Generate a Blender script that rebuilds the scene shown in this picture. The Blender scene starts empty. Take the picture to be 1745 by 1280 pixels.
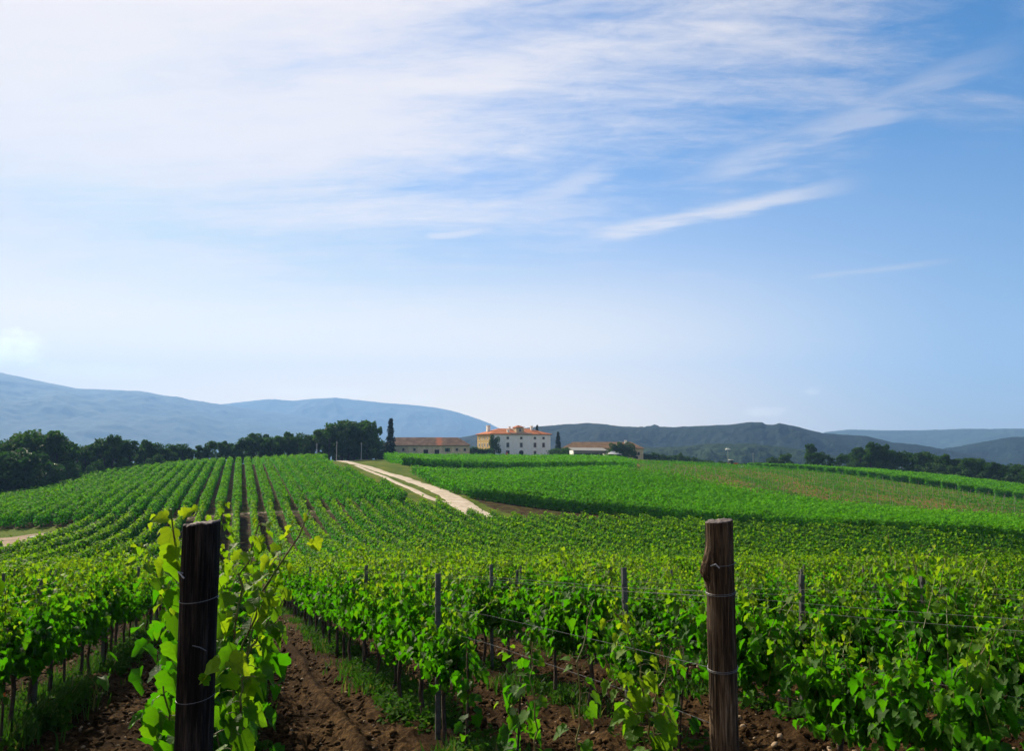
import bpy, math, random
import numpy as np
from mathutils import Vector, Matrix
C = bpy.context.scene.collection
PI = math.pi
R = math.radians
sc = bpy.context.scene

# ------------------------------------------------------------------ camera
PITCH = math.atan(125/1343)
EYE = 1.7
cam = bpy.data.cameras.new('camera'); co = bpy.data.objects.new('camera', cam); C.objects.link(co)
cam.sensor_width = 36; cam.lens = 36*1343/1745
cam.clip_start = 0.05; cam.clip_end = 60000
co.location = (0, 0, EYE); co.rotation_euler = (PI/2+PITCH, 0, 0)
sc.camera = co

# ------------------------------------------------------------------ light
SUN_AZ = R(-39)      # left of the view direction (+Y)
SUN_EL = R(31)
sdir = Vector((math.sin(SUN_AZ)*math.cos(SUN_EL), math.cos(SUN_AZ)*math.cos(SUN_EL), math.sin(SUN_EL)))
sun = bpy.data.lights.new('sun', 'SUN'); so = bpy.data.objects.new('sun', sun); C.objects.link(so)
sun.energy = 5.0; sun.angle = R(0.55); sun.color = (1, .89, .70)
so.rotation_euler = sdir.to_track_quat('Z', 'Y').to_euler()
so.location = (0, 0, 50)

w = bpy.data.worlds.new('World'); sc.world = w; w.use_nodes = True
nt = w.node_tree; nt.nodes.clear()
class G:
    """tiny helper for node graphs"""
    def __init__(s, nt): s.nt = nt
    def n(s, t, **k):
        x = s.nt.nodes.new(t)
        for a, b in k.items(): setattr(x, a, b)
        return x
    def l(s, a, b): s.nt.links.new(a, b)
    def put(s, sock, v):
        if isinstance(v, (int, float)): sock.default_value = v
        elif isinstance(v, (tuple, list)):
            sock.default_value = tuple(v)
        else: s.l(v, sock)
    def m(s, op, a, b=0., c=0., clamp=False):
        x = s.n('ShaderNodeMath', operation=op, use_clamp=clamp)
        s.put(x.inputs[0], a); s.put(x.inputs[1], b); s.put(x.inputs[2], c)
        return x.outputs[0]
    def mix(s, f, a, b, bt='MIX'):
        x = s.n('ShaderNodeMix', data_type='RGBA', blend_type=bt)
        s.put(x.inputs[0], f)
        for i, v in ((6, a), (7, b)):
            if isinstance(v, (tuple, list)) and len(v) == 3: v = (*v, 1)
            s.put(x.inputs[i], v)
        return x.outputs[2]
    def noise(s, vec, scale, detail=4, rough=.55, dist=0.):
        x = s.n('ShaderNodeTexNoise')
        if vec is not None: s.l(vec, x.inputs['Vector'])
        x.inputs['Scale'].default_value = scale; x.inputs['Detail'].default_value = detail
        x.inputs['Roughness'].default_value = rough; x.inputs['Distortion'].default_value = dist
        return x.outputs[0]
    def ramp(s, f, stops):
        x = s.n('ShaderNodeValToRGB'); e = x.color_ramp.elements
        while len(e) < len(stops): e.new(.5)
        for i, (p, c) in enumerate(stops):
            e[i].position = p; e[i].color = (*c, 1) if len(c) == 3 else c
        s.put(x.inputs[0], f); return x.outputs[0]
    def mr(s, v, a, b, c=0., d=1.):
        x = s.n('ShaderNodeMapRange', interpolation_type='SMOOTHSTEP')
        s.put(x.inputs[0], v)
        for i, q in enumerate((a, b, c, d)): s.put(x.inputs[i+1], q)
        return x.outputs[0]
    def mapping(s, vec, loc=(0,0,0), rot=(0,0,0), scale=(1,1,1)):
        x = s.n('ShaderNodeMapping'); s.l(vec, x.inputs[0])
        x.inputs[1].default_value = loc; x.inputs[2].default_value = rot; x.inputs[3].default_value = scale
        return x.outputs[0]

g = G(nt)
out = g.n('ShaderNodeOutputWorld'); bg = g.n('ShaderNodeBackground')
sky = g.n('ShaderNodeTexSky', sky_type='NISHITA')
sky.sun_disc = False; sky.sun_elevation = SUN_EL; sky.sun_rotation = SUN_AZ
sky.air_density = 1.0; sky.dust_density = .6; sky.ozone_density = 4.0; sky.altitude = 300
tc = g.n('ShaderNodeTexCoord')
dirv = tc.outputs['Generated']
sx = g.n('ShaderNodeSeparateXYZ'); g.l(dirv, sx.inputs[0])
dx, dy, dz = sx.outputs
az = g.m('ARCTAN2', dx, dy)                     # 0 ahead, + right (radians)
el = g.m('ARCSINE', dz)
zc = g.m('ADD', g.m('MAXIMUM', dz, 0.), .12)
px = g.m('DIVIDE', dx, zc); py = g.m('DIVIDE', dy, zc)
cv = g.n('ShaderNodeCombineXYZ'); g.l(px, cv.inputs[0]); g.l(py, cv.inputs[1])
plane = cv.outputs[0]
hs = g.n('ShaderNodeHueSaturation'); g.l(sky.outputs[0], hs.inputs['Color'])
hs.inputs['Saturation'].default_value = 1.55; hs.inputs['Value'].default_value = .93; hs.inputs['Hue'].default_value = .5
base = g.mix(1., hs.outputs[0], (4.9, 5.5, 6.15), 'DARKEN')
# thin high cirrus: long streaks drawn out from lower left to upper right, veil dense on the sun's side
m1 = g.mapping(plane, rot=(0, 0, R(62)), scale=(.55, 1.5, 1))
n1 = g.noise(m1, 1.3, 9, .62, .6)
m2 = g.mapping(plane, loc=(3, 1, 0), rot=(0, 0, R(66)), scale=(.8, 4.5, 1))
n2 = g.noise(m2, 1.7, 8, .60, .8)
m3 = g.mapping(plane, loc=(7, 5, 0), rot=(0, 0, R(60)), scale=(.35, .8, 1))
n3 = g.noise(m3, .8, 5, .5, .3)
# left-right veil
veil = g.mr(az, R(25), R(-20))
hi = g.mr(el, R(12), R(23))
cl = g.m('ADD', g.m('MULTIPLY', n1, .75), g.m('MULTIPLY', n2, .34))
cl = g.m('ADD', cl, g.m('MULTIPLY', n3, .35))
n4 = g.noise(g.mapping(plane, loc=(2, 9, 0), rot=(0, 0, R(64)), scale=(1.6, 4.0, 1)), 4.2, 7, .72, .5)
cl = g.m('ADD', cl, g.m('MULTIPLY', g.m('SUBTRACT', n4, .5), .30))
thr = g.m('SUBTRACT', .83, g.m('MULTIPLY', veil, .27))
thr = g.m('ADD', thr, g.m('MULTIPLY', g.m('SUBTRACT', 1., hi), .20))
thr = g.m('SUBTRACT', thr, g.m('MULTIPLY', g.mr(el, R(20), R(30)), .05))
thr = g.m('ADD', thr, g.mr(az, R(20), R(34), 0., .05))
c1 = g.mr(g.m('SUBTRACT', cl, thr), -.24, .22)
c1 = g.m('MULTIPLY', c1, g.mr(el, R(1), R(10)))
# one long bright streak low on the right (about az 5..25 deg, el 15..18 deg)
def streak(az0, el0, az1, el1, wd, amt, nz):
    # distance from the line through the two sky directions
    ax, ay, bx, by = R(az0), R(el0), R(az1), R(el1)
    L = math.hypot(bx-ax, by-ay); ux, uy = (bx-ax)/L, (by-ay)/L
    t = g.m('ADD', g.m('MULTIPLY', g.m('SUBTRACT', az, ax), ux), g.m('MULTIPLY', g.m('SUBTRACT', el, ay), uy))
    d = g.m('ADD', g.m('MULTIPLY', g.m('SUBTRACT', az, ax), -uy), g.m('MULTIPLY', g.m('SUBTRACT', el, ay), ux))
    tt = g.m('DIVIDE', t, L)
    d = g.m('ADD', d, g.m('MULTIPLY', g.m('SUBTRACT', nz, .5), R(wd)*1.6))
    band = g.mr(g.m('ABSOLUTE', d), R(wd), R(wd)*.15)
    ends = g.m('MULTIPLY', g.mr(tt, 0., .18), g.mr(tt, 1., .6))
    return g.m('MULTIPLY', g.m('MULTIPLY', band, ends), g.m('MULTIPLY', amt, g.mr(nz, .2, .6)))
nz = g.noise(g.mapping(dirv, scale=(1, 1, 1.6)), 48, 8, .68)
nzs = g.noise(g.mapping(dirv, rot=(0, R(12), 0), scale=(8, 8, 60)), 1.2, 6, .6)
s1 = streak(3.8, 15.1, 26, 17.9, .85, .9, nzs)
s2 = streak(-7, 15.2, 0, 16.0, .45, .7, nzs)
s3 = streak(20, 11.6, 31, 12.0, .3, .35, nzs)
s4 = streak(-36, 16.0, -8, 21.5, .9, .5, nzs)
s5 = streak(-1, 17.0, 10, 21.0, 1.3, .55, nzs)
s6 = streak(12, 18.5, 36, 24.5, 1.6, .45, nzs)
for s_ in (s1, s2, s3, s4, s5, s6): c1 = g.m('MAXIMUM', c1, s_)
# small far cumulus heads over the ridges
def puff(a0, e0, ra, re, amt):
    q = g.m('ADD', g.m('POWER', g.m('DIVIDE', g.m('SUBTRACT', az, R(a0)), R(ra)), 2.), g.m('POWER', g.m('DIVIDE', g.m('SUBTRACT', el, R(e0)), R(re)), 2.))
    q = g.m('ADD', q, g.m('MULTIPLY', g.m('SUBTRACT', nz, .5), 3.2))
    return g.m('MULTIPLY', g.mr(q, 1.25, -.1), amt)
ps = None
for a in ((-32.9, 6.1, 2.3, 1.2, .8), (-28, 5.0, 4, .6, .3), (-13.5, 4.0, 5, .45, .25), (-7, 3.6, 2.0, .35, .2), (17.8, 2.55, 1.5, .4, .28), (20.9, 3.9, .6, .35, .3)):
    p_ = puff(*a); ps = p_ if ps is None else g.m('MAXIMUM', ps, p_)
# the veil fades into a milky band on the sun's side
milk = g.m('MULTIPLY', g.mr(az, R(16), R(-30)), .42)
low = g.m('MULTIPLY', g.mr(el, R(27), R(0)), .95)
low = g.m('MULTIPLY', low, g.mr(az, R(40), R(2), .35, 1.))
c0 = g.m('MAXIMUM', milk, low)
call = g.m('SUBTRACT', 1., g.m('MULTIPLY', g.m('SUBTRACT', 1., c0), g.m('SUBTRACT', 1., g.m('MULTIPLY', c1, .95))))
# cloud brightness follows the nearness of the sun (forward scattering)
dot = g.n('ShaderNodeVectorMath', operation='DOT_PRODUCT'); g.l(dirv, dot.inputs[0]); dot.inputs[1].default_value = sdir
cb = g.mr(dot.outputs['Value'], .25, .85, 4.8, 6.2)
cb = g.m('MULTIPLY', cb, g.mr(el, R(14), R(2), 1., 1.14))
ccol = g.n('ShaderNodeCombineColor')
g.l(g.m('MULTIPLY', cb, 1.22), ccol.inputs[0]); g.l(g.m('MULTIPLY', cb, 1.09), ccol.inputs[1]); g.l(g.m('MULTIPLY', cb, 1.02), ccol.inputs[2])
fin = g.mix(call, base, ccol.outputs[0])
# bright warm air low over the sunward horizon
gl = g.m('MULTIPLY', g.mr(el, R(15), R(0)), g.mr(az, R(32), R(0)))
fin = g.mix(gl, fin, (17.0, 12.6, 6.6))
fin = g.mix(ps, fin, (17.5, 15.5, 12.0))
g.l(fin, bg.inputs[0]); bg.inputs[1].default_value = 0.058
g.l(bg.outputs[0], out.inputs[0])
sc.view_settings.view_transform = 'Standard'; sc.view_settings.look = 'None'
sc.view_settings.gamma = 1; sc.view_settings.exposure = 1.25
cy = sc.cycles
cy.max_bounces = 6; cy.diffuse_bounces = 2; cy.glossy_bounces = 2; cy.transmission_bounces = 3
cy.transparent_max_bounces = 6; cy.volume_bounces = 0; cy.use_denoising = True
cy.use_adaptive_sampling = True; cy.adaptive_threshold = .02
cy.caustics_reflective = False; cy.caustics_refractive = False

# ------------------------------------------------------------------ helpers
rng = np.random.default_rng(7)
random.seed(7)
FPX = 1343.
def pdir(x, y):
    u = (x-872.5)/FPX; v = (640-y)/FPX
    return u, math.cos(PITCH)-v*math.sin(PITCH), math.sin(PITCH)+v*math.cos(PITCH)
def P(x, y, Z, dz=0.):
    """place point seen at photo pixel x,y at the horizontal distance Z (survey of the site)"""
    u, f, h = pdir(x, y)
    return (u/f*Z, Z, EYE + h/f*Z + dz)
def pix(x, y, z):
    x = np.asarray(x, float); y = np.asarray(y, float); z = np.asarray(z, float)-EYE
    c, s = math.cos(PITCH), math.sin(PITCH)
    f = y*c+z*s; v = -y*s+z*c
    f = np.maximum(f, 1e-3)
    return 872.5+x/f*FPX, 640-v/f*FPX
RA = R(19)          # the near rows run 19 degrees left of the view
ua = np.array((-math.sin(RA), math.cos(RA))); ub = np.array((math.cos(RA), math.sin(RA)))
def AB(a, b): return a*ua[0]+b*ub[0], a*ua[1]+b*ub[1]
def toAB(x, y): return x*ua[0]+y*ua[1], x*ub[0]+y*ub[1]

def hsh(ix, iy, seed):
    h = (ix*374761393 + iy*668265263 + seed*1442695041) & 0xffffffff
    h = ((h ^ (h >> 13))*1274126177) & 0xffffffff
    return ((h ^ (h >> 16)) & 0xffff)/65535.
def vnoise(x, y, seed=0):
    ix = np.floor(x).astype(np.int64); iy = np.floor(y).astype(np.int64)
    fx = x-ix; fy = y-iy; fx = fx*fx*(3-2*fx); fy = fy*fy*(3-2*fy)
    a = hsh(ix, iy, seed); b = hsh(ix+1, iy, seed); c = hsh(ix, iy+1, seed); d = hsh(ix+1, iy+1, seed)
    return (a*(1-fx)+b*fx)*(1-fy)+(c*(1-fx)+d*fx)*fy - .5
def fbm(x, y, o=4, seed=0, gain=.5):
    s = 0; A = 1.
    for i in range(o):
        s = s+A*vnoise(x*2**i+i*17.3, y*2**i-i*9.1, seed+i); A *= gain
    return s

def inpoly(x, y, poly):
    x = np.asarray(x); y = np.asarray(y); r = np.zeros(x.shape, bool); n = len(poly)
    for i in range(n):
        x0, y0 = poly[i][:2]; x1, y1 = poly[(i+1) % n][:2]
        if y0 == y1: continue
        r ^= ((y0 > y) != (y1 > y)) & (x < (x1-x0)*(y-y0)/(y1-y0)+x0)
    return r

# terrain survey: ground points (pixel x, pixel y of the ground or of vine tops minus 1.6 m, distance)
cp = []
for a in (-14, -4, 4, 14, 26, 38):
    for b in (-34, -18, -6, 2, 10, 20, 34):
        x, y = AB(a, b); cp.append((x, y, EYE-1.7-.137*a-.045*max(b, -4)))
VT = -1.65
for q in ((0, 907, 93), (0, 936, 78), (120, 901, 96), (400, 873, 104), (740, 858, 117), (830, 880, 106), (700, 835, 132),
          (650, 812, 157), (605, 795, 182), (572, 786, 206), (640, 784, 235), (520, 784, 216, VT), (400, 781, 222, VT), (300, 787, 205, VT), (150, 805, 182, VT),
          (0, 835, 158, VT), (950, 869, 114), (1100, 886, 103), (1200, 902, 95), (1400, 917, 86), (1745, 940, 75),
          (760, 826, 150), (700, 806, 180), (660, 789, 225), (760, 804, 190), (1062, 806, 176), (760, 779, 275, VT), (900, 779, 275, VT),
          (1050, 788, 250), (1080, 812, 160), (1300, 850, 130), (1745, 880, 106, VT), (1300, 842, 130, VT), (1500, 862, 118, VT),
          (1400, 845, 150), (1745, 868, 140), (1500, 818, 216), (1240, 796, 280), (1745, 854, 180), (1745, 826, 220, VT), (1270, 793, 285, VT),
          (720, 778, 300), (885, 778, 345), (1000, 783, 300), (1090, 783, 325), (1330, 799, 300), (1600, 822, 260)):
    cp.append(P(q[0], q[1], q[2], q[3] if len(q) > 3 else 0.))
cp += [(-40, 62, -7.4), (-10, 62, -7.9), (20, 62, -8.6), (45, 64, -9.6), (70, 60, -10.8), (95, 80, -10.5), (-80, 62, -7.4), (-120, 90, -9.5),
       (-150, 150, -10), (-130, 220, -10), (-60, 300, -6), (-150, 320, -13), (150, 130, -12), (170, 230, -16), (130, 330, -14),
       (0, 420, -6), (-110, 420, -16), (110, 420, -16), (0, -40, 4), (-100, 0, 1), (100, 0, -4), (-20, 90, -7.9), (10, 88, -8.3)]
cp = np.array(cp)
def phi(r2): return .5*r2*np.log(r2+1e-9)
_n = len(cp); _c = cp[:, :2]/100.
_K = phi(((_c[:, None]-_c[None])**2).sum(-1))+np.eye(_n)*2e-4
_Pm = np.c_[np.ones(_n), _c]
_A = np.block([[_K, _Pm], [_Pm.T, np.zeros((3, 3))]])
_w = np.linalg.solve(_A, np.r_[cp[:, 2], 0, 0, 0])
def H(x, y):
    """height of the land"""
    x = np.atleast_1d(np.asarray(x, float)); y = np.atleast_1d(np.asarray(y, float)); sh = x.shape
    x = x.ravel(); y = y.ravel(); o = np.empty(len(x))
    for i in range(0, len(x), 50000):
        X = x[i:i+50000]/100; Y = y[i:i+50000]/100
        r = np.hypot(X, Y-.8); lim = 4.0; s = np.where(r > lim, lim/np.maximum(r, 1e-6), 1.)
        Xc = X*s; Yc = (Y-.8)*s+.8
        k = phi((Xc[:, None]-_c[:, 0])**2+(Yc[:, None]-_c[:, 1])**2)
        o[i:i+50000] = k@_w[:_n]+_w[_n]+_w[_n+1]*Xc+_w[_n+2]*Yc
    d = np.hypot(x, y-40)
    o = np.clip(o, -26, 12)
    far = -20-110*np.clip((d-400)/1800, 0, 1)**.8
    t = np.clip((d-340)/330, 0, 1); t = t*t*(3-2*t)
    return (o*(1-t)+far*t).reshape(sh)
def H1(x, y): return float(H([x], [y])[0])

def PH(px_, py_):
    u, f, h = pdir(px_, py_); t = np.geomspace(20, 420, 900)
    d = EYE+h/f*t-H(u/f*t, t); i = int(np.argmax(d < 0)); i = i if i > 0 else 899
    tt = t[i-1]+(t[i]-t[i-1])*d[i-1]/max(d[i-1]-d[i], 1e-6) if d[i] < 0 else t[-1]
    return (u/f*tt, tt)
# ------------------------------------------------------------------ land-use polygons (plan)
def PP(l): return [P(*q)[:2] for q in l]
polyA = [AB(3.2, -60), AB(3.2, 60), (92, 62), P(1745, 930, 73.5)[:2], P(1400, 905, 84)[:2], P(1250, 900, 89)[:2], P(1100, 890, 95)[:2], P(950, 880, 97)[:2], P(850, 880, 97)[:2],
         P(790, 872, 101)[:2], P(740, 868, 109)[:2], AB(107.4, 0), AB(107, -8), PH(210, 900), PH(150, 908), PH(118, 925), PH(60, 948), PH(0, 962), PH(-120, 982), PH(-500, 1040)]
polyB = [AB(111, -75), AB(110, -20), AB(109.6, 8)] + [PH(706, 862), PH(694, 853), PH(668, 842), PH(642, 831), PH(612, 817), PH(584, 806), PH(566, 797)] + PP([(545, 785, 222), (400, 782, 232), (300, 790, 214), (150, 808, 190), (0, 838, 166), (-160, 850, 150), (-420, 860, 135)])
polyC1 = [PH(698, 807), PH(726, 822), PH(765, 841), PH(826, 855), PH(928, 868), PH(1010, 878), PH(1100, 889)] + PP([(1200, 902, 96), (1400, 917, 87), (1745, 940, 76), (2100, 950, 66),
             (2100, 950, 95), (1745, 890, 106), (1500, 870, 118), (1300, 850, 132), (1080, 812, 162), (1055, 806, 170), (760, 804, 176)])
polyC2 = PP([(690, 800, 200), (760, 800, 199), (1055, 803, 189), (1085, 795, 215), (1040, 788, 262), (980, 780, 285), (660, 778, 285), (655, 786, 232)])
polyD = PP([(1095, 812, 172), (1310, 846, 140), (1510, 866, 126), (1745, 880, 113), (2100, 950, 102), (2100, 850, 170), (1745, 854, 176), (1500, 819, 212), (1250, 797, 272), (1060, 788, 258), (1090, 795, 222)])
polyE = PP([(1275, 797, 272), (1500, 818, 217), (1745, 854, 181), (2100, 860, 165), (2100, 830, 205), (1745, 828, 225), (1500, 808, 262), (1300, 794, 300)])

# ------------------------------------------------------------------ materials
def mat(name, fn):
    m = bpy.data.materials.new(name); m.use_nodes = True; t = m.node_tree; t.nodes.clear()
    g = G(t); o = g.n('ShaderNodeOutputMaterial'); s = fn(g); g.l(s, o.inputs['Surface']); return m
def princ(g, col, rough=.8, bump=None, bs=.3, bd=.02, metal=0., spec=.3):
    p = g.n('ShaderNodeBsdfPrincipled')
    if isinstance(col, tuple): col = (*col, 1)
    g.put(p.inputs['Base Color'], col); g.put(p.inputs['Roughness'], rough); p.inputs['Metallic'].default_value = metal
    p.inputs['Specular IOR Level'].default_value = spec
    if bump is not None:
        b = g.n('ShaderNodeBump'); b.inputs['Strength'].default_value = bs; b.inputs['Distance'].default_value = bd
        g.l(bump, b.inputs['Height']); g.l(b.outputs[0], p.inputs['Normal'])
    return p.outputs[0]
def objc(g): return g.n('ShaderNodeTexCoord').outputs['Object']
def posc(g): return g.n('ShaderNodeNewGeometry').outputs['Position']
def attr(g, name):
    a = g.n('ShaderNodeAttribute', attribute_name=name); return a
def leafmat(name, cdark, clight, cyoung, tr, trcol, tryoung, rough=.42, spec=.35, veins=False):
    def f(g):
        a = attr(g, 'tint'); s = g.n('ShaderNodeSeparateColor'); g.l(a.outputs['Color'], s.inputs[0])
        c = g.mix(s.outputs[0], cdark, clight); c = g.mix(s.outputs[1], c, cyoung)
        t = g.mix(s.outputs[1], trcol, tryoung)
        bmp = None
        if veins:
            lu = attr(g, 'luv'); q = g.n('ShaderNodeSeparateXYZ'); g.l(lu.outputs['Vector'], q.inputs[0])
            ax = g.m('ABSOLUTE', q.outputs[0]); w_ = g.m('FRACT', g.m('MULTIPLY', g.m('SUBTRACT', q.outputs[1], g.m('MULTIPLY', ax, .75)), 4.2))
            v = g.m('MAXIMUM', g.mr(ax, .035, .008), g.m('MULTIPLY', g.mr(g.m('ABSOLUTE', g.m('SUBTRACT', w_, .5)), .11, .02), .75))
            bl = g.noise(posc(g), 38, 3, .6)
            c = g.mix(g.m('MULTIPLY', v, .42), c, (.13, .20, .03)); t = g.mix(g.m('MULTIPLY', v, .5), t, (.10, .22, .01))
            c = g.mix(g.mr(bl, .45, .75, 0., .5), c, cdark); t = g.mix(g.mr(bl, .5, .8, 0., .35), t, (.10, .26, .005))
            bmp = g.m('SUBTRACT', g.m('MULTIPLY', bl, .6), v)
        p = princ(g, c, rough, bmp, .5, .004, spec=spec)
        tb = g.n('ShaderNodeBsdfTranslucent'); g.l(t, tb.inputs[0])
        mx = g.n('ShaderNodeMixShader'); mx.inputs[0].default_value = tr
        g.l(p, mx.inputs[1]); g.l(tb.outputs[0], mx.inputs[2]); return mx.outputs[0]
    return mat(name, f)
M = {}
M['vine_leaf'] = leafmat('vine_leaf', (.007, .036, .001), (.030, .112, .002), (.11, .20, .006), .40, (.07, .34, .002), (.42, .56, .01), .6, .10, True)
M['row_leaf'] = leafmat('row_leaf', (.005, .028, .001), (.028, .120, .002), (.09, .19, .005), .38, (.065, .34, .002), (.42, .56, .01), .65, .05)
M['far_vine_leaf'] = leafmat('far_vine_leaf', (.008, .045, .001), (.042, .17, .002), (.08, .20, .005), .34, (.07, .36, .002), (.22, .38, .01), .7, .04)
M['valley_vine_leaf'] = leafmat('valley_vine_leaf', (.018, .085, .001), (.085, .30, .003), (.13, .32, .006), .26, (.13, .56, .002), (.18, .42, .01), .7, .04)
M['grass_blade'] = leafmat('grass_blade', (.016, .045, .005), (.04, .085, .01), (.14, .12, .035), .3, (.05, .16, .008), (.2, .2, .04), .6, .15)
M['tree_leaf'] = leafmat('tree_leaf', (.012, .032, .006), (.038, .080, .012), (.07, .12, .018), .26, (.05, .15, .01), (.09, .18, .02), .7, .06)
M['bush_leaf'] = leafmat('bush_leaf', (.02, .05, .01), (.045, .095, .018), (.06, .11, .02), .22, (.04, .13, .01), (.05, .13, .02), .65, .15)
M['cypress_leaf'] = leafmat('cypress_leaf', (.01, .022, .008), (.02, .04, .012), (.03, .05, .01), .08, (.02, .05, .01), (.03, .05, .01), .7, .1)
M['vine_bark'] = mat('vine_bark', lambda g: princ(g, g.ramp(g.noise(g.mapping(objc(g), scale=(30, 30, 6)), 2, 5), [(.3, (.018, .012, .009)), (.7, (.09, .062, .045))]), .9, g.noise(g.mapping(objc(g), scale=(40, 40, 8)), 3, 4), .8, .01))
M['shoot'] = mat('shoot', lambda g: princ(g, g.ramp(g.noise(objc(g), 9, 2), [(.35, (.10, .14, .03)), (.7, (.13, .06, .025))]), .6))
M['tree_bark'] = mat('tree_bark', lambda g: princ(g, g.ramp(g.noise(objc(g), 3, 4), [(.3, (.02, .016, .012)), (.7, (.06, .05, .04))]), .95))
def post_m(dark):
    def f(g):
        o = objc(g)
        big = g.noise(g.mapping(o, scale=(22, 22, 1.6)), 2.2, 6, .65, .4)
        fine = g.noise(g.mapping(o, scale=(90, 90, 3.5)), 2.4, 5, .7)
        v = g.m('ADD', g.m('MULTIPLY', big, .6), g.m('MULTIPLY', fine, .45))
        if dark: c = g.ramp(v, [(.38, (.003, .002, .002)), (.52, (.012, .009, .007)), (.62, (.045, .034, .027)), (.74, (.11, .09, .075))])
        else: c = g.ramp(v, [(.38, (.008, .005, .003)), (.5, (.040, .025, .014)), (.59, (.11, .072, .042)), (.72, (.27, .21, .15))])
        return princ(g, c, .92, v, 1.0, .012, spec=.15)
    return f
M['dark_post'] = mat('dark_post_wood', post_m(True)); M['brown_post'] = mat('brown_post_wood', post_m(False))
M['end_grain'] = mat('end_grain', lambda g: princ(g, g.ramp(g.noise(g.mapping(objc(g), scale=(25, 60, 1)), 2, 5), [(.3, (.03, .022, .02)), (.65, (.17, .14, .13))]), .9, g.noise(objc(g), 90, 4), .8, .006))
M['steel'] = mat('galvanised_steel', lambda g: princ(g, g.ramp(g.noise(objc(g), 14, 4), [(.3, (.065, .065, .062)), (.7, (.15, .148, .14))]), .5, metal=.5))
M['wire'] = mat('steel_wire', lambda g: princ(g, (.13, .13, .135), .5, metal=.4))
M['tie'] = mat('tie_wire', lambda g: princ(g, (.34, .34, .35), .5, metal=.3))
M['stone'] = mat('field_stone', lambda g: princ(g, g.mix(g.noise(posc(g), 3, 2), (.13, .08, .045), (.36, .27, .17)), .9, g.noise(posc(g), 60, 3), .4, .01))
def soilcol(g, p):
    n = g.noise(p, .8, 5, .6); f = g.noise(p, 14, 8, .7); ff = g.noise(p, 70, 4, .7)
    c = g.ramp(g.m('ADD', g.m('MULTIPLY', f, .65), g.m('MULTIPLY', n, .35)), [(.33, (.010, .0055, .0025)), (.5, (.030, .017, .0075)), (.66, (.125, .074, .032))])
    return g.mix(g.mr(ff, .62, .74), c, (.17, .12, .07)), f, ff
def ground_f(g):
    p = posc(g)
    c, f, ff = soilcol(g, p)
    a = attr(g, 'use'); s = g.n('ShaderNodeSeparateColor'); g.l(a.outputs['Color'], s.inputs[0])
    gn = g.noise(p, .25, 6, .65); gf = g.noise(p, 3.5, 6, .75)
    grass = g.ramp(g.m('ADD', g.m('MULTIPLY', gn, .5), g.m('MULTIPLY', gf, .5)), [(.36, (.022, .055, .003)), (.5, (.07, .105, .008)), (.66, (.17, .15, .025))])
    wild = g.ramp(gn, [(.35, (.015, .035, .008)), (.65, (.05, .08, .02))])
    dry = g.ramp(g.m('ADD', g.m('MULTIPLY', g.noise(g.mapping(p, rot=(0, 0, R(-38)), scale=(1, .25, 1)), .13, 4, .6), .6), g.m('MULTIPLY', gf, .4)),
                 [(.40, (.025, .07, .005)), (.47, (.06, .09, .010)), (.52, (.14, .088, .028)), (.70, (.19, .11, .036))])
    edge = g.m('MULTIPLY', g.m('SUBTRACT', g.noise(p, .9, 5, .7), .5), .9)
    def msk(ch): return g.mr(g.m('ADD', ch, edge), .35, .65)
    c = g.mix(msk(s.outputs[0]), c, grass)
    c = g.mix(msk(s.outputs[1]), c, dry)
    c = g.mix(msk(s.outputs[2]), c, wild)
    return princ(g, c, .95, g.m('ADD', f, g.m('MULTIPLY', ff, .4)), .9, .05, spec=.02)
M['ground'] = mat('vineyard_ground', ground_f)
M['clod'] = mat('soil_clods', lambda g: princ(g, soilcol(g, posc(g))[0], .95, g.noise(posc(g), 60, 4), 1., .02, spec=.02))
M['road'] = mat('gravel_track', lambda g: princ(g, g.ramp(g.m('ADD', g.m('MULTIPLY', g.noise(posc(g), .6, 4), .5), g.m('MULTIPLY', g.noise(posc(g), 9, 6, .7), .5)), [(.35, (.26, .20, .13)), (.52, (.44, .37, .28)), (.68, (.56, .49, .39))]), .95, g.noise(posc(g), 20, 5, .7), .5, .03, spec=.1))
M['path'] = mat('earth_path', lambda g: princ(g, g.ramp(g.m('ADD', g.m('MULTIPLY', g.noise(posc(g), .5, 4), .5), g.m('MULTIPLY', g.noise(posc(g), 7, 6, .7), .5)), [(.35, (.11, .07, .04)), (.52, (.23, .16, .10)), (.68, (.32, .24, .16))]), .95, g.noise(posc(g), 20, 5, .7), .5, .03, spec=.1))
def wall_m(c0, c1, sc_=1.2):
    return lambda g: princ(g, g.mix(g.mr(g.m('ADD', g.m('MULTIPLY', g.noise(objc(g), sc_, 6, .7), .6), g.m('MULTIPLY', g.noise(g.mapping(objc(g), scale=(1, 1, .25)), .9, 4), .4)), .35, .65), c0, c1), .92, g.noise(objc(g), 6, 4), .4, .03, spec=.1)
M['stone_wall'] = mat('rubble_stone_wall', wall_m((.40, .31, .20), (.70, .58, .42), 2.0))
M['ochre_wall'] = mat('ochre_plaster', wall_m((.40, .25, .085), (.50, .34, .13)))
M['white_wall'] = mat('pale_plaster', wall_m((.80, .74, .64), (.90, .86, .78)))
M['shed_wall'] = mat('white_paint_wall', wall_m((.66, .64, .60), (.80, .78, .74)))
M['cream_wall'] = mat('cream_plaster', wall_m((.42, .33, .19), (.60, .48, .31)))
M['dark_inside'] = mat('painted_shade', lambda g: princ(g, (.018, .016, .015), .9))  # near-black colour stands in for the shade inside doorways and the shed
M['glass'] = mat('window_glass', lambda g: princ(g, (.03, .035, .04), .12, spec=.5))
M['trim'] = mat('stone_trim', lambda g: princ(g, (.50, .44, .36), .85))
M['green_shutter'] = mat('green_shutter', lambda g: princ(g, (.04, .16, .10), .7))
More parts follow.
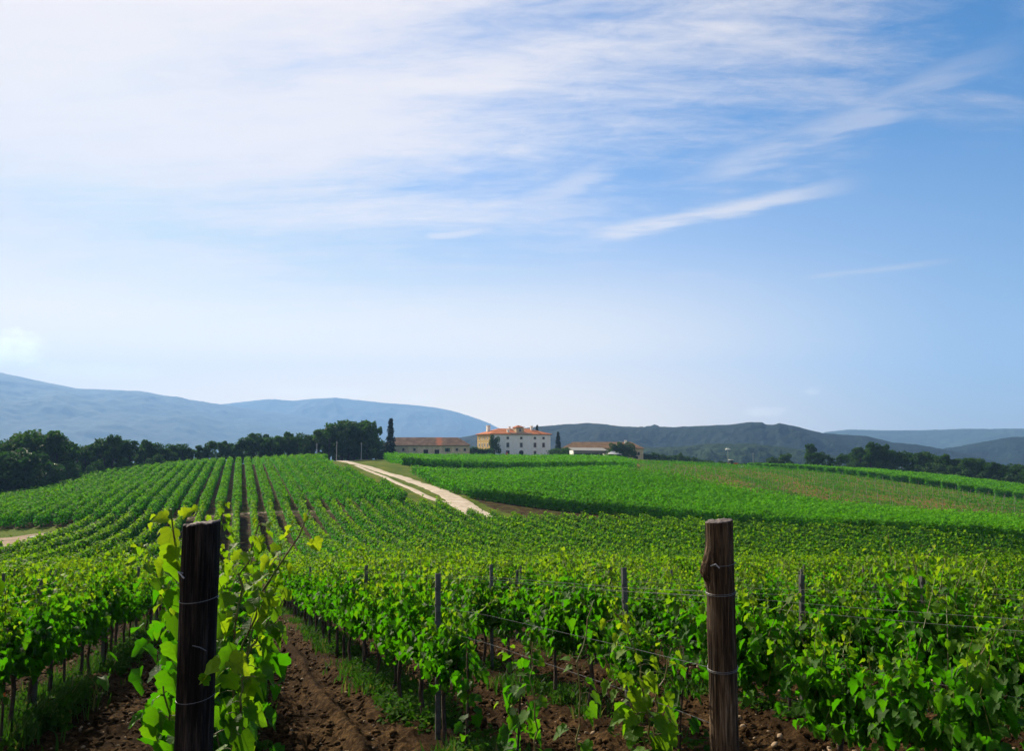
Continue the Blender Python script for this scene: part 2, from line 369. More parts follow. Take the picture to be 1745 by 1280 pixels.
def roof_m(stops, patch=None):
    def f(g):
        o = objc(g)
        wv = g.n('ShaderNodeTexWave', wave_type='BANDS', bands_direction='X'); g.l(o, wv.inputs[0]); wv.inputs['Scale'].default_value = 1.4; wv.inputs['Distortion'].default_value = 1.
        v = g.m('ADD', g.m('MULTIPLY', g.noise(o, .5, 6, .7), .6), g.m('MULTIPLY', g.noise(o, 4, 4, .7), .4))
        c = g.ramp(v, stops)
        if patch:
            s = g.n('ShaderNodeSeparateXYZ'); g.l(o, s.inputs[0])
            d = g.m('ABSOLUTE', g.m('SUBTRACT', s.outputs[0], patch[0])); d = g.m('ADD', d, g.m('MULTIPLY', g.noise(o, .8, 3), 2.))
            c = g.mix(g.mr(d, patch[1]+1.6, patch[1]+.6), c, patch[2])
        return princ(g, c, .9, wv.outputs[0], .6, .06, spec=.12)
    return f
M['old_roof'] = mat('old_brown_tiles', roof_m([(.35, (.09, .055, .037)), (.5, (.19, .115, .075)), (.66, (.32, .21, .14))], (20.2, .9, (.46, .16, .075))))
M['orange_roof'] = mat('orange_tiles', roof_m([(.35, (.25, .07, .022)), (.5, (.40, .12, .035)), (.66, (.48, .17, .06))]))
M['tan_roof'] = mat('tan_tiles', roof_m([(.35, (.10, .058, .03)), (.5, (.19, .11, .055)), (.66, (.27, .17, .09))]))
M['concrete'] = mat('grey_concrete', lambda g: princ(g, g.mix(g.noise(objc(g), 2, 5), (.12, .12, .115), (.24, .235, .22)), .9))
M['pole_grey'] = mat('weathered_pole', lambda g: princ(g, (.33, .33, .32), .8))
M['dark_metal'] = mat('dark_metal', lambda g: princ(g, (.04, .04, .045), .6, metal=.4))
M['white_paint'] = mat('white_paint', lambda g: princ(g, (.78, .78, .76), .5))
M['red_paint'] = mat('red_paint', lambda g: princ(g, (.42, .03, .02), .45))
M['rubber'] = mat('rubber', lambda g: princ(g, (.02, .02, .02), .9))
M['canvas'] = mat('white_canvas', lambda g: princ(g, (.74, .73, .70), .8))
M['orange_tag'] = mat('orange_plastic', lambda g: princ(g, (.75, .16, .03), .5))
def hill_f(c0, c1, cf, sc_, fld=(.60, .68)):
    def f(g):
        p = posc(g)
        a = g.noise(p, .012*sc_, 7, .65); b = g.noise(p, .05*sc_, 4, .7)
        c = g.mix(g.mr(g.m('ADD', g.m('MULTIPLY', a, .5), g.m('MULTIPLY', b, .5)), .38, .62), c0, c1)
        fn = g.noise(g.mapping(p, scale=(1, .5, 0)), .0035*sc_, 3, .5)
        c = g.mix(g.mr(fn, *fld), c, cf)
        return princ(g, c, .95, b, .8, 8., spec=.05)
    return f
M['forest_hill'] = mat('forested_hillside', hill_f((.002, .007, .006), (.008, .020, .012), (.035, .055, .02), 1.4, (.64, .72)))
M['near_wood'] = mat('valley_wood', hill_f((.006, .018, .006), (.022, .045, .014), (.05, .085, .022), 2.4, (.60, .68)))
M['mountain'] = mat('mountain_slope', hill_f((.012, .028, .018), (.03, .05, .03), (.09, .10, .07), .35, (.58, .70)))

# ------------------------------------------------------------------ mesh utilities
def tag(o, label=None, cat=None, group=None, kind=None):
    if label: o['label'] = label
    if cat: o['category'] = cat
    if group: o['group'] = group
    if kind: o['kind'] = kind
    return o
def nmesh(name, V, F=None, quads=None, tris=None, tint=None, luv=None, matidx=None, mats=(), smooth=False):
    """fast mesh from numpy arrays"""
    me = bpy.data.meshes.new(name); V = np.asarray(V, np.float32)
    me.vertices.add(len(V)); me.vertices.foreach_set('co', V.ravel())
    loops = []; starts = []; tot = 0
    if quads is not None and len(quads):
        q = np.asarray(quads, np.int32); loops.append(q.ravel()); starts.append(tot+np.arange(len(q))*4); tot += q.size
    if tris is not None and len(tris):
        q = np.asarray(tris, np.int32); loops.append(q.ravel()); starts.append(tot+np.arange(len(q))*3); tot += q.size
    loops = np.concatenate(loops); starts = np.concatenate(starts).astype(np.int32)
    me.loops.add(len(loops)); me.loops.foreach_set('vertex_index', loops)
    me.polygons.add(len(starts)); me.polygons.foreach_set('loop_start', starts)
    if matidx is not None: me.polygons.foreach_set('material_index', np.asarray(matidx, np.int32))
    if smooth: me.polygons.foreach_set('use_smooth', np.ones(len(starts), bool))
    if tint is not None:
        a = me.attributes.new('use' if name == 'ground' else 'tint', 'FLOAT_COLOR', 'POINT')
        t = np.zeros((len(V), 4), np.float32); t[:, :tint.shape[1]] = tint; t[:, 3] = 1
        a.data.foreach_set('color', t.ravel())
    if luv is not None:
        a = me.attributes.new('luv', 'FLOAT_VECTOR', 'POINT'); t = np.tile(np.c_[luv[:, :2], np.zeros(len(luv))], (len(V)//len(luv), 1)).astype(np.float32); a.data.foreach_set('vector', t.ravel())
    for m in mats: me.materials.append(m)
    me.update(calc_edges=True); me.validate()
    return me
def link(name, me, parent=None, loc=None, rot=None):
    o = bpy.data.objects.new(name, me); C.objects.link(o)
    if parent is not None: o.parent = parent
    if loc is not None: o.location = loc
    if rot is not None: o.rotation_euler = (0, 0, rot)
    return o
def empty(name, loc, rz=0.):
    return link(name, None, None, loc, rz)

class MB:
    """collects boxes, tubes, prisms; build() links ONE mesh object"""
    def __init__(s): s.v = []; s.f = []
    def add(s, v, f):
        o = len(s.v); s.v += [tuple(map(float, p)) for p in v]; s.f += [tuple(i+o for i in q) for q in f]; return s
    def box(s, x0, x1, y0, y1, z0, z1):
        return s.add([(x0, y0, z0), (x1, y0, z0), (x1, y1, z0), (x0, y1, z0), (x0, y0, z1), (x1, y0, z1), (x1, y1, z1), (x0, y1, z1)],
                     [(3, 2, 1, 0), (4, 5, 6, 7), (0, 1, 5, 4), (1, 2, 6, 5), (2, 3, 7, 6), (3, 0, 4, 7)])
    def tube(s, pts, rad, n=6, cap=True, jit=0.):
        pts = [Vector(p) for p in pts]; V = []; F = []
        if not hasattr(rad, '__len__'): rad = [rad]*len(pts)
        for i, p in enumerate(pts):
            d = (pts[min(i+1, len(pts)-1)]-pts[max(i-1, 0)]).normalized()
            u = d.orthogonal().normalized() if i == 0 else (u-d*u.dot(d)).normalized()
            v = d.cross(u)
            for k in range(n):
                a = 2*PI*k/n; r = rad[i]*(1+jit*(random.random()-.5))
                V.append(p+u*math.cos(a)*r+v*math.sin(a)*r)
        for i in range(len(pts)-1):
            for k in range(n):
                k2 = (k+1) % n; F.append((i*n+k, i*n+k2, (i+1)*n+k2, (i+1)*n+k))
        if cap: F.append(tuple(range(n-1, -1, -1))); F.append(tuple((len(pts)-1)*n+k for k in range(n)))
        return s.add(V, F)
    def prism(s, poly, y0, y1):
        """polygon in x,z extruded along y"""
        n = len(poly); V = [(x, y0, z) for x, z in poly]+[(x, y1, z) for x, z in poly]
        return s.add(V, [tuple(range(n)), tuple(range(2*n-1, n-1, -1))]+[(i+n, (i+1) % n+n, (i+1) % n, i) for i in range(n)])
    def mesh(s, name, m, smooth=False):
        me = bpy.data.meshes.new(name); me.from_pydata(s.v, [], s.f); me.materials.append(m)
        if smooth:
            for p in me.polygons: p.use_smooth = True
        me.update(); return me
    def build(s, name, m, parent=None, smooth=False, loc=None): return link(name, s.mesh(name, m, smooth), parent, loc)

def unit(v): return v/np.maximum(np.linalg.norm(v, axis=-1, keepdims=True), 1e-9)
# leaf templates: x across, y along, z up (fold + droop)
half = [(.17, -.14), (.40, -.10), (.50, .08), (.42, .22), (.55, .38), (.50, .58), (.33, .62), (.21, .84)]
outl = [(0, 0)]+half+[(0, 1.02)]+[(-x, y) for x, y in half[::-1]]
LT = np.array([(0, .38)]+outl)
LTZ = np.c_[LT, .38*np.abs(LT[:, 0])**1.3-.34*LT[:, 1]**2+.05*np.sin(LT[:, 0]*13+LT[:, 1]*9)]
LTZ[0, 2] -= .02
LTF = np.array([(0, i, i % len(outl)+1) for i in range(1, len(outl)+1)])
# simpler leaf for the middle distance (6 verts, lobed silhouette kept)
MT = np.array([(0, 0, 0), (.5, .05, .08), (.46, .62, -.02), (0, 1, -.25), (-.46, .62, -.02), (-.5, .05, .08)])
MTF = np.array([(0, 1, 2, 3), (0, 3, 4, 5)])
LR = np.random.default_rng(99)
def leaves(pos, ydir, nrm, size, tint, tpl=LTZ, tf=LTF):
    y = unit(ydir); n = unit(nrm-(nrm*y).sum(-1, keepdims=True)*y); x = np.cross(y, n)
    k = len(tpl); s = size[:, None, None]; cu = LR.uniform(.2, 2.3, len(pos))[:, None, None]; tw = LR.normal(size=len(pos))[:, None]*.35; nt_ = tpl[None, :, 2]*cu[:, :, 0]+tw*tpl[None, :, 0]*tpl[None, :, 1]
    V = pos[:, None]+s*(x[:, None]*tpl[None, :, :1]+y[:, None]*tpl[None, :, 1:2]+n[:, None]*nt_[..., None])
    F = tf[None]+(np.arange(len(pos))*k)[:, None, None]
    return V.reshape(-1, 3), F.reshape(-1, tf.shape[1]), np.repeat(tint, k, 0)

# ------------------------------------------------------------------ ground sheet
def build_ground():
    az = np.concatenate([np.radians(np.arange(-180, -42, 4.)), np.radians(np.arange(-42, 42.01, .11)), np.radians(np.arange(46, 180, 4.))])
    r = [1.6]
    while r[-1] < 16000:
        q = r[-1]; k = .0062 if q < 14 else (.011 if q < 330 else .05); r.append(q*(1+k))
    r = np.array(r); na, nr = len(az), len(r)
    X = (r[:, None]*np.sin(az)[None]).ravel(); Y = (r[:, None]*np.cos(az)[None]).ravel()
    Z = H(X, Y)
    rr = np.hypot(X, Y)
    a, b = toAB(X, Y)
    inA = inpoly(X, Y, polyA)
    berm = .05*np.cos((b-1.86)*PI)*np.where(inA & (rr < 80), 1, 0)
    fade = np.clip(1.3-rr/28, 0, 1)
    rut = -.05*np.exp(-((np.mod(b-1.86, 1.99)-.55)/.16)**2)-.05*np.exp(-((np.mod(b-1.86, 1.99)-1.45)/.16)**2)
    Z = Z+(berm+rut)*np.clip(1.5-rr/50, 0, 1)
    Z = Z+.12*np.exp(-((b-1.12-.05*np.sin(a*.9))/.11)**2)*np.clip(1.6-rr/30, 0, 1)-.05*np.exp(-((b-.82)/.2)**2)*np.clip(1.6-rr/30, 0, 1)
    cl = fbm(X*3.2, Y*3.2, 4, 3, .62); cl2 = np.maximum(fbm(X*11, Y*11, 3, 9, .6), -.1)
    Z = Z+fade*(.085*cl+.055*cl2)
    V = np.c_[X, Y, Z]
    V = np.vstack([V, [[0, 0, H1(0, 0)]]])
    i = np.arange(nr-1)[:, None]*na; j = np.arange(na)[None]; j2 = (j+1) % na
    Q = np.stack([i+j, i+j2, i+na+j2, i+na+j], -1).reshape(-1, 4)
    T = np.stack([np.full(na, nr*na), np.arange(na), (np.arange(na)+1) % na], -1)[:, ::-1]
    # what covers the soil: r grass, g dry inter-row field, b rough scrub
    use = np.zeros((len(V), 3)); x_, y_ = V[:, 0], V[:, 1]
    iA = inpoly(x_, y_, polyA); iB = inpoly(x_, y_, polyB); iC = inpoly(x_, y_, polyC1) | inpoly(x_, y_, polyC2); iD = inpoly(x_, y_, polyD); iE = inpoly(x_, y_, polyE)
    d_ = np.hypot(x_, y_)
    wildm = (d_ > 330) & ~iD & ~iE
    gr = ~(iA | iB | iD) & ~wildm & (d_ > 60)
    use[gr, 0] = 1; use[iC | iE, 0] = .6; use[iD, 1] = 1; use[iB, 0] = .42; use[iA & (d_ > 45), 0] = .38; use[wildm, 2] = 1
    strip = inpoly(x_, y_, [PH(806, 851), PH(850, 856), PH(928, 867), PH(1010, 877), PH(1100, 888), PH(1200, 903), PH(1400, 918), PH(1745, 941), PH(1745, 965), PH(1400, 945), PH(1200, 925), PH(1000, 900), PH(900, 885), PH(840, 868)])
    use[strip] = (.40, 0, 0)
    me = nmesh('ground', V, quads=Q[:, ::-1], tris=T[:, ::-1], tint=use, mats=[M['ground']], smooth=True)
    tag(link('ground', me), kind='structure')
build_ground()

def ribbon(name, pts, width, m, lift=.07, z=None, step=1.0, dens=7):
    """track laid on the land; pts plan points, width number or list"""
    pts = np.array(pts, float); wd = np.array(width if hasattr(width, '__len__') else [width]*len(pts), float)
    s = np.r_[0, np.cumsum(np.hypot(*np.diff(pts, axis=0).T))]
    t = np.arange(0, s[-1], step)
    # smooth the corners
    x = np.interp(t, s, pts[:, 0]); y = np.interp(t, s, pts[:, 1]); wv = np.interp(t, s, wd)
    k = np.ones(9)/9
    def sm(v): return np.convolve(np.pad(v, 4, mode='edge'), k, 'valid')
    x, y = sm(x), sm(y)
    tx, ty = np.gradient(x), np.gradient(y); L = np.hypot(tx, ty); nx, ny = -ty/L, tx/L
    wl = wv*(.5+.10*vnoise(t/3., t*0, 5)*2); wr = wv*(.5+.10*vnoise(t/3., t*0, 8)*2)
    u = np.linspace(-1, 1, dens)
    off = np.where(u[None] < 0, u[None]*wl[:, None], u[None]*wr[:, None])
    X = x[:, None]+nx[:, None]*off; Y = y[:, None]+ny[:, None]*off
    Z = H(X, Y)+lift-.12*np.abs(u[None])**6+.04*vnoise(X*.8, Y*.8, 4)
    V = np.stack([X, Y, Z], -1).reshape(-1, 3); n = len(t)
    i = np.arange(n-1)[:, None]*dens; j = np.arange(dens-1)[None]
    Q = np.stack([i+j, i+j+1, i+dens+j+1, i+dens+j], -1).reshape(-1, 4)
    return tag(link(name, nmesh(name, V, quads=Q[:, ::-1], mats=[m], smooth=True)), kind='structure')
rp = [PH(*q) for q in ((835, 890), (808, 874), (779, 854), (749, 837), (719, 826), (674, 811), (640, 800), (610, 792), (588, 787))]
print('ROAD', [tuple(round(v) for v in q) for q in rp])
ribbon('road', rp+[P(560, 781, 240)[:2]], [4.4, 4.4, 4.0, 3.8, 3.6, 3.6, 3.4, 3.4, 3.4, 3.], M['road'])
tp_ = [PH(*q) for q in ((790, 862), (768, 860), (752, 857), (735, 850), (719, 843), (700, 833), (674, 822), (650, 811), (625, 801), (604, 793))]
print('TRACK', [tuple(round(v) for v in q) for q in tp_])
ribbon('track', tp_, [2.4, 2., 1.7, 1.5, 1.5, 1.5, 1.5, 1.5, 1.4, 1.4], M['road'], .06)
ribbon('path', [AB(108, 27), AB(108.5, 10), AB(108, -8), PH(150, 905), PH(90, 912), PH(0, 924), PH(-200, 950)], [1.6, 1.2, 2, 5, 7, 9, 10], M['path'], .05, dens=15)
ribbon('path', PP([(563, 787, 232), (610, 784, 240), (646, 783, 246), (700, 783, 262)]), 2.4, M['road'], .08)

# ------------------------------------------------------------------ hills (polar patches with a surveyed ridge)
def hill(name, prof, D, depth, m, amp=.02, rough=.006, base=-140, na=420, nr=110, front=1.0, seed=1):
    xs = np.array([p[0] for p in prof], float); ys = np.array([p[1] for p in prof], float)
    ang = np.array([math.atan2(*pdir(x, y)[:2]) for x, y in prof]); hh = np.array([pdir(x, y)[2]/math.hypot(*pdir(x, y)[:2]) for x, y in prof])
    a = np.linspace(ang[0], ang[-1], na); top = np.interp(a, ang, hh)
    k = np.hanning(9); k /= k.sum(); top = np.convolve(np.pad(top, 4, mode='edge'), k, 'valid')
    t = np.linspace(-1, .6, nr)                     # -1 foot towards us, 0 ridge, +.6 behind
    A, T = np.meshgrid(a, t)
    DD = D*(1+.04*np.sin(A*9+seed))
    Rr = DD+T*depth
    X = Rr*np.sin(A); Y = Rr*np.cos(A)
    ridge = np.interp(A.ravel(), a, top).reshape(A.shape)*DD+EYE
    s = np.where(T < 0, 1-np.abs(T)**1.25, 1-(T/.6)**2*.6)
    g1 = fbm(X/(depth*.22), Y/(depth*.22), 5, seed)
    gul = np.abs(fbm(A*D/(depth*.16), T*1.2, 3, seed+5))
    edge = np.minimum(1, np.abs(T)*4.5)
    Z = base+(ridge-base)*(s+edge*s*(g1*.20-gul*.16))
    Z = Z+D*rough*fbm(X/(D*.008), Y/(D*.008), 3, seed+9)*(.25+.75*np.minimum(1, np.abs(T)*8))
    V = np.c_[X.ravel(), Y.ravel(), Z.ravel()]
    i = np.arange(nr-1)[:, None]*na; j = np.arange(na-1)[None]
    Q = np.stack([i+j, i+j+1, i+na+j+1, i+na+j], -1).reshape(-1, 4)
    return tag(link(name, nmesh(name, V, quads=Q, mats=[m], smooth=True)), kind='structure')
hill('mountain', [(-700, 600), (-300, 612), (0, 636), (60, 648), (130, 662), (190, 664), (240, 667), (300, 678), (370, 689), (450, 700), (560, 716), (700, 740), (800, 765), (860, 790)], 6800, 2900, M['mountain'], seed=3, rough=.0022, na=700, nr=180)
hill('mountain', [(200, 720), (300, 700), (380, 689), (420, 684), (460, 680), (500, 683), (530, 680), (570, 678), (610, 682), (650, 686), (700, 690), (740, 694), (770, 700), (800, 709), (830, 720), (860, 735), (900, 752), (960, 775)], 7900, 2000, M['mountain'], seed=12, rough=.0018, na=600, nr=140)
hill('hill', [(740, 768), (770, 748), (830, 738), (880, 731), (920, 727), (960, 723), (1000, 721), (1020, 722), (1060, 727), (1100, 728), (1140, 728), (1200, 726), (1240, 724), (1280, 720), (1300, 720), (1304, 724), (1322, 724), (1326, 721), (1350, 725), (1400, 738), (1440, 741), (1480, 744), (1520, 754), (1560, 757), (1600, 764), (1660, 776), (1720, 792), (1800, 806), (1900, 830)], 1650, 720, M['forest_hill'], seed=21, rough=.0030, na=900, nr=200)
hill('hill', [(1490, 800), (1560, 780), (1590, 768), (1640, 760), (1680, 753), (1720, 745), (1760, 743), (1850, 738), (2100, 735), (2400, 760)], 2000, 800, M['forest_hill'], seed=33, rough=.004, na=500, nr=120)
hill('hill', [(1340, 770), (1380, 745), (1410, 736), (1450, 732), (1520, 734), (1580, 733), (1640, 731), (1745, 731), (1900, 728), (2300, 735), (2500, 760)], 4300, 1500, M['mountain'], seed=41, rough=.002, na=400, nr=90)
hill('hill', [(640, 800), (760, 790), (880, 780), (980, 772), (1060, 766), (1130, 762), (1200, 758), (1260, 756), (1320, 760), (1380, 768), (1460, 782), (1560, 800), (1700, 830)], 960, 380, M['near_wood'], seed=55, rough=.0045, base=-120, na=800, nr=160)

# ------------------------------------------------------------------ grapevines
def vine_meshes(seed, vigor=1., young=False, nsh=None):
    r = np.random.default_rng(seed); rr = random.Random(seed)
    tr = MB(); ht = .80+r.normal()*.03
    lx = r.normal()*.03; ly = r.normal()*.05
    if not young:
        tr.tube([(0, 0, -.12), (lx*.3, ly*.2, .12), (lx, ly*.7, .35), (lx*.6, ly, .55), (0, 0, ht)], [.034, .028, .024, .023, .026], 7, jit=.35)
        tr.tube([(0, 0, ht-.03), (0.01, .16, ht+.04), (0, .44, ht+.03)], [.017, .013, .009], 6, jit=.3)
        tr.tube([(0, 0, ht-.03), (0.01, -.16, ht+.03), (0, -.40, ht+.05)], [.017, .013, .009], 6, jit=.3)
    else:
        tr.tube([(0, 0, -.1), (lx*.5, ly*.4, .3), (lx, ly, .65), (lx*.5, ly, .95)], [.013, .010, .008, .006], 6)
    # shoots: local y runs along the row, x across it, z up
    sh = MB(); pos = []; yd = []; nm = []; sz = []; tn = []
    if nsh is None: nsh = 16 if not young else 3
    for i in range(nsh):
        if young: s0 = np.array((lx*.6, ly, .35+.2*i))
        else: s0 = np.array((r.normal()*.03, -.48+.96*(i+.5)/nsh+r.normal()*.03, ht+.03))
        L = (r.uniform(.42, 1.22) if not young else r.uniform(.4, .8))*vigor
        lean = np.array((r.normal()*.20, r.normal()*.22, 1.)); lean /= np.linalg.norm(lean)
        arch = r.uniform(-.1, .35) if r.random() < .86 else r.uniform(.5, 1.1)
        out = np.array((np.sign(lean[0])*.8, r.normal()*.5, -.7))
        n = 9; ps = []; p = s0.copy(); d = lean.copy()
        for k in range(n):
            ps.append(p.copy()); d = d+out*arch*.10*k/n*2+r.normal(size=3)*.05; d /= np.linalg.norm(d); p = p+d*L/n
        sh.tube(ps, [.0048*(1-.65*k/n) for k in range(n)], 4, cap=False)
        ps = np.array(ps); nl = int(L/.042)
        for k in range(nl):
            f = (k+.3)/nl; q = f*(n-1); a = int(q); b = min(a+1, n-1); bp = ps[a]+(ps[b]-ps[a])*(q-a)
            side = 1 if k % 2 else -1
            an = r.uniform(0, 2*PI)
            o = np.array((math.cos(an), math.sin(an)*.8, r.uniform(-.1, .5))); o /= np.linalg.norm(o)
            pet = r.uniform(.04, .10)*(1-.5*f)
            lp = bp+o*pet
            size = (.098*(1-.74*f**1.8)+.012)*r.uniform(.75, 1.15)
            y = np.array((o[0], o[1], -.55+r.normal()*.35)); nn = np.array((o[0]*.8, o[1]*.8, .75))+r.normal(size=3)*.35
            pos.append(lp); yd.append(y); nm.append(nn); sz.append(size)
            tn.append((r.random(), np.clip((f-.55)*1.6+r.normal()*.12, 0, 1) if True else 0))
    # lateral leaves filling the fruit zone
    nf = int(210*vigor) if not young else 6
    for i in range(nf):
        if young: lp = np.array((lx+r.normal()*.06, ly+r.normal()*.06, r.uniform(.25, .9)))
        else: lp = np.array((r.normal()*.15, r.uniform(-.55, .55), r.uniform(ht-.08, ht+.5)))
        an = r.uniform(0, 2*PI); o = np.array((math.cos(an), math.sin(an)*.8, 0.))
        pos.append(lp); yd.append(np.array((o[0], o[1], -.7+r.normal()*.3))); nm.append(np.array((o[0], o[1], .6))+r.normal(size=3)*.3)
        sz.append(r.uniform(.06, .112)); tn.append((r.random()*.8, max(0, r.normal()*.08)))
    V, F, T = leaves(np.array(pos), np.array(yd), np.array(nm), np.array(sz), np.array(tn))
    lm = nmesh('leaves', V, tris=F, tint=T, luv=LTZ, mats=[M['vine_leaf']])
    return tr.mesh('trunk', M['vine_bark'], True), sh.mesh('shoots', M['shoot']), lm
VAR = [vine_meshes(100+i, v) for i, v in enumerate((1., 1.1, .95, 1.05, .85, 1., 1.15, .9, 1.05, .75))]
YVAR = [vine_meshes(300+i, .8, True) for i in range(4)]

_O1 = ['zeroth', 'first', 'second', 'third', 'fourth', 'fifth', 'sixth', 'seventh', 'eighth', 'ninth', 'tenth', 'eleventh', 'twelfth', 'thirteenth', 'fourteenth', 'fifteenth', 'sixteenth', 'seventeenth', 'eighteenth', 'nineteenth']
_T = ['', '', 'twent', 'thirt', 'fort', 'fift', 'sixt', 'sevent', 'eight', 'ninet']
def ordn(i):
    if i < 20: return _O1[i]
    return _T[i//10]+'ieth' if i % 10 == 0 else _T[i//10]+'y-'+_O1[i % 10]
def rowname(k):
    if k == 0: return 'the row behind the dark post'
    if k == 1: return 'the row behind the brown post'
    if k > 1: return 'the %s row right of the brown post' % ordn(k-1)
    return 'the %s row left of the dark post' % ordn(-k)
ROW0, ROWS = -.11, 1.975
def rowb(k): return ROW0+ROWS*k

def put_vine(x, y, rz, var, s=1., label='', sx=1.):
    o = empty('grapevine', (x, y, H1(x, y)+.02), rz); o.scale = (s*sx, s, s)
    tag(o, label, 'grapevine', 'grapevines of the near vineyard rows')
    for nm_, me in zip(('trunk', 'shoots', 'leaves'), var): link(nm_, me, o)
    return o
# candidate plants of block A
cands = []
for k in range(-34, 60):
    b = rowb(k); n = 0
    al = 3.55 if k >= 0 else 3.3
    aa = np.arange(al, 105, .98); r_ = np.random.default_rng(1000+k)
    aa = aa+r_.normal(size=len(aa))*.07
    x, y = AB(aa, b+r_.normal(size=len(aa))*.03)
    ok = inpoly(x, y, polyA) & (y > .3)
    for q in np.where(ok)[0]: cands.append((k, q, x[q], y[q], aa[q]))
cx = np.array([c[2] for c in cands]); cyy = np.array([c[3] for c in cands]); cz = H(cx, cyy)
u0, v0 = pix(cx, cyy, cz+1.2); _, v1 = pix(cx, cyy, cz+1.7)
inframe = (u0 > -25-300/np.maximum(cyy, 1)) & (u0 < 1770+300/np.maximum(cyy, 1)) & (v1 < 1290)
marg = (u0 > -700) & (u0 < 2450)
gap = {(1, 0): 'none', (1, 1): 'none', (1, 2): 'young', (1, 3): 'young', (1, 4): 'small', (1, 7): 'small', (0, 0): 'none', (2, 0): 'small', (2, 1): 'small', (2, 3): 'young', (2, 4): 'small', (3, 0): 'small', (3, 1): 'small', (4, 1): 'small', (2, 7): 'young', (3, 6): 'small', (3, 4): 'small', (-1, 5): 'small'}
order = [i for i in np.argsort(cyy) if inframe[i]]
indiv = set(order[:296])
cnt = {}
rows_used = set()
# number along the row is counted from the near end
for i in sorted(indiv, key=lambda i: (cands[i][0], cands[i][4])):
    k, q, x, y, a = cands[i]
    st = gap.get((k, int(q)), '')
    if st == 'none': continue
    cnt[k] = cnt.get(k, 0)+1; rows_used.add(k)
    rv = random.Random(int(i)*7+3)
    if st == '' and rv.random() < .09 and y > 6: st = 'small'
    var = YVAR[rv.randrange(4)] if st == 'young' else VAR[rv.randrange(len(VAR))]
    s = {'young': 1., 'small': .78}.get(st, rv.uniform(.86, 1.10))
    kind = {'young': 'sparse young grapevine', 'small': 'short thin grapevine'}.get(st, 'leafy green grapevine')
    put_vine(x, y, RA+(PI if rv.random() < .5 else 0)+rv.uniform(-.06, .06), var, s, '%s, %s from near end of %s' % (kind, ordn(cnt[k]), rowname(k)))

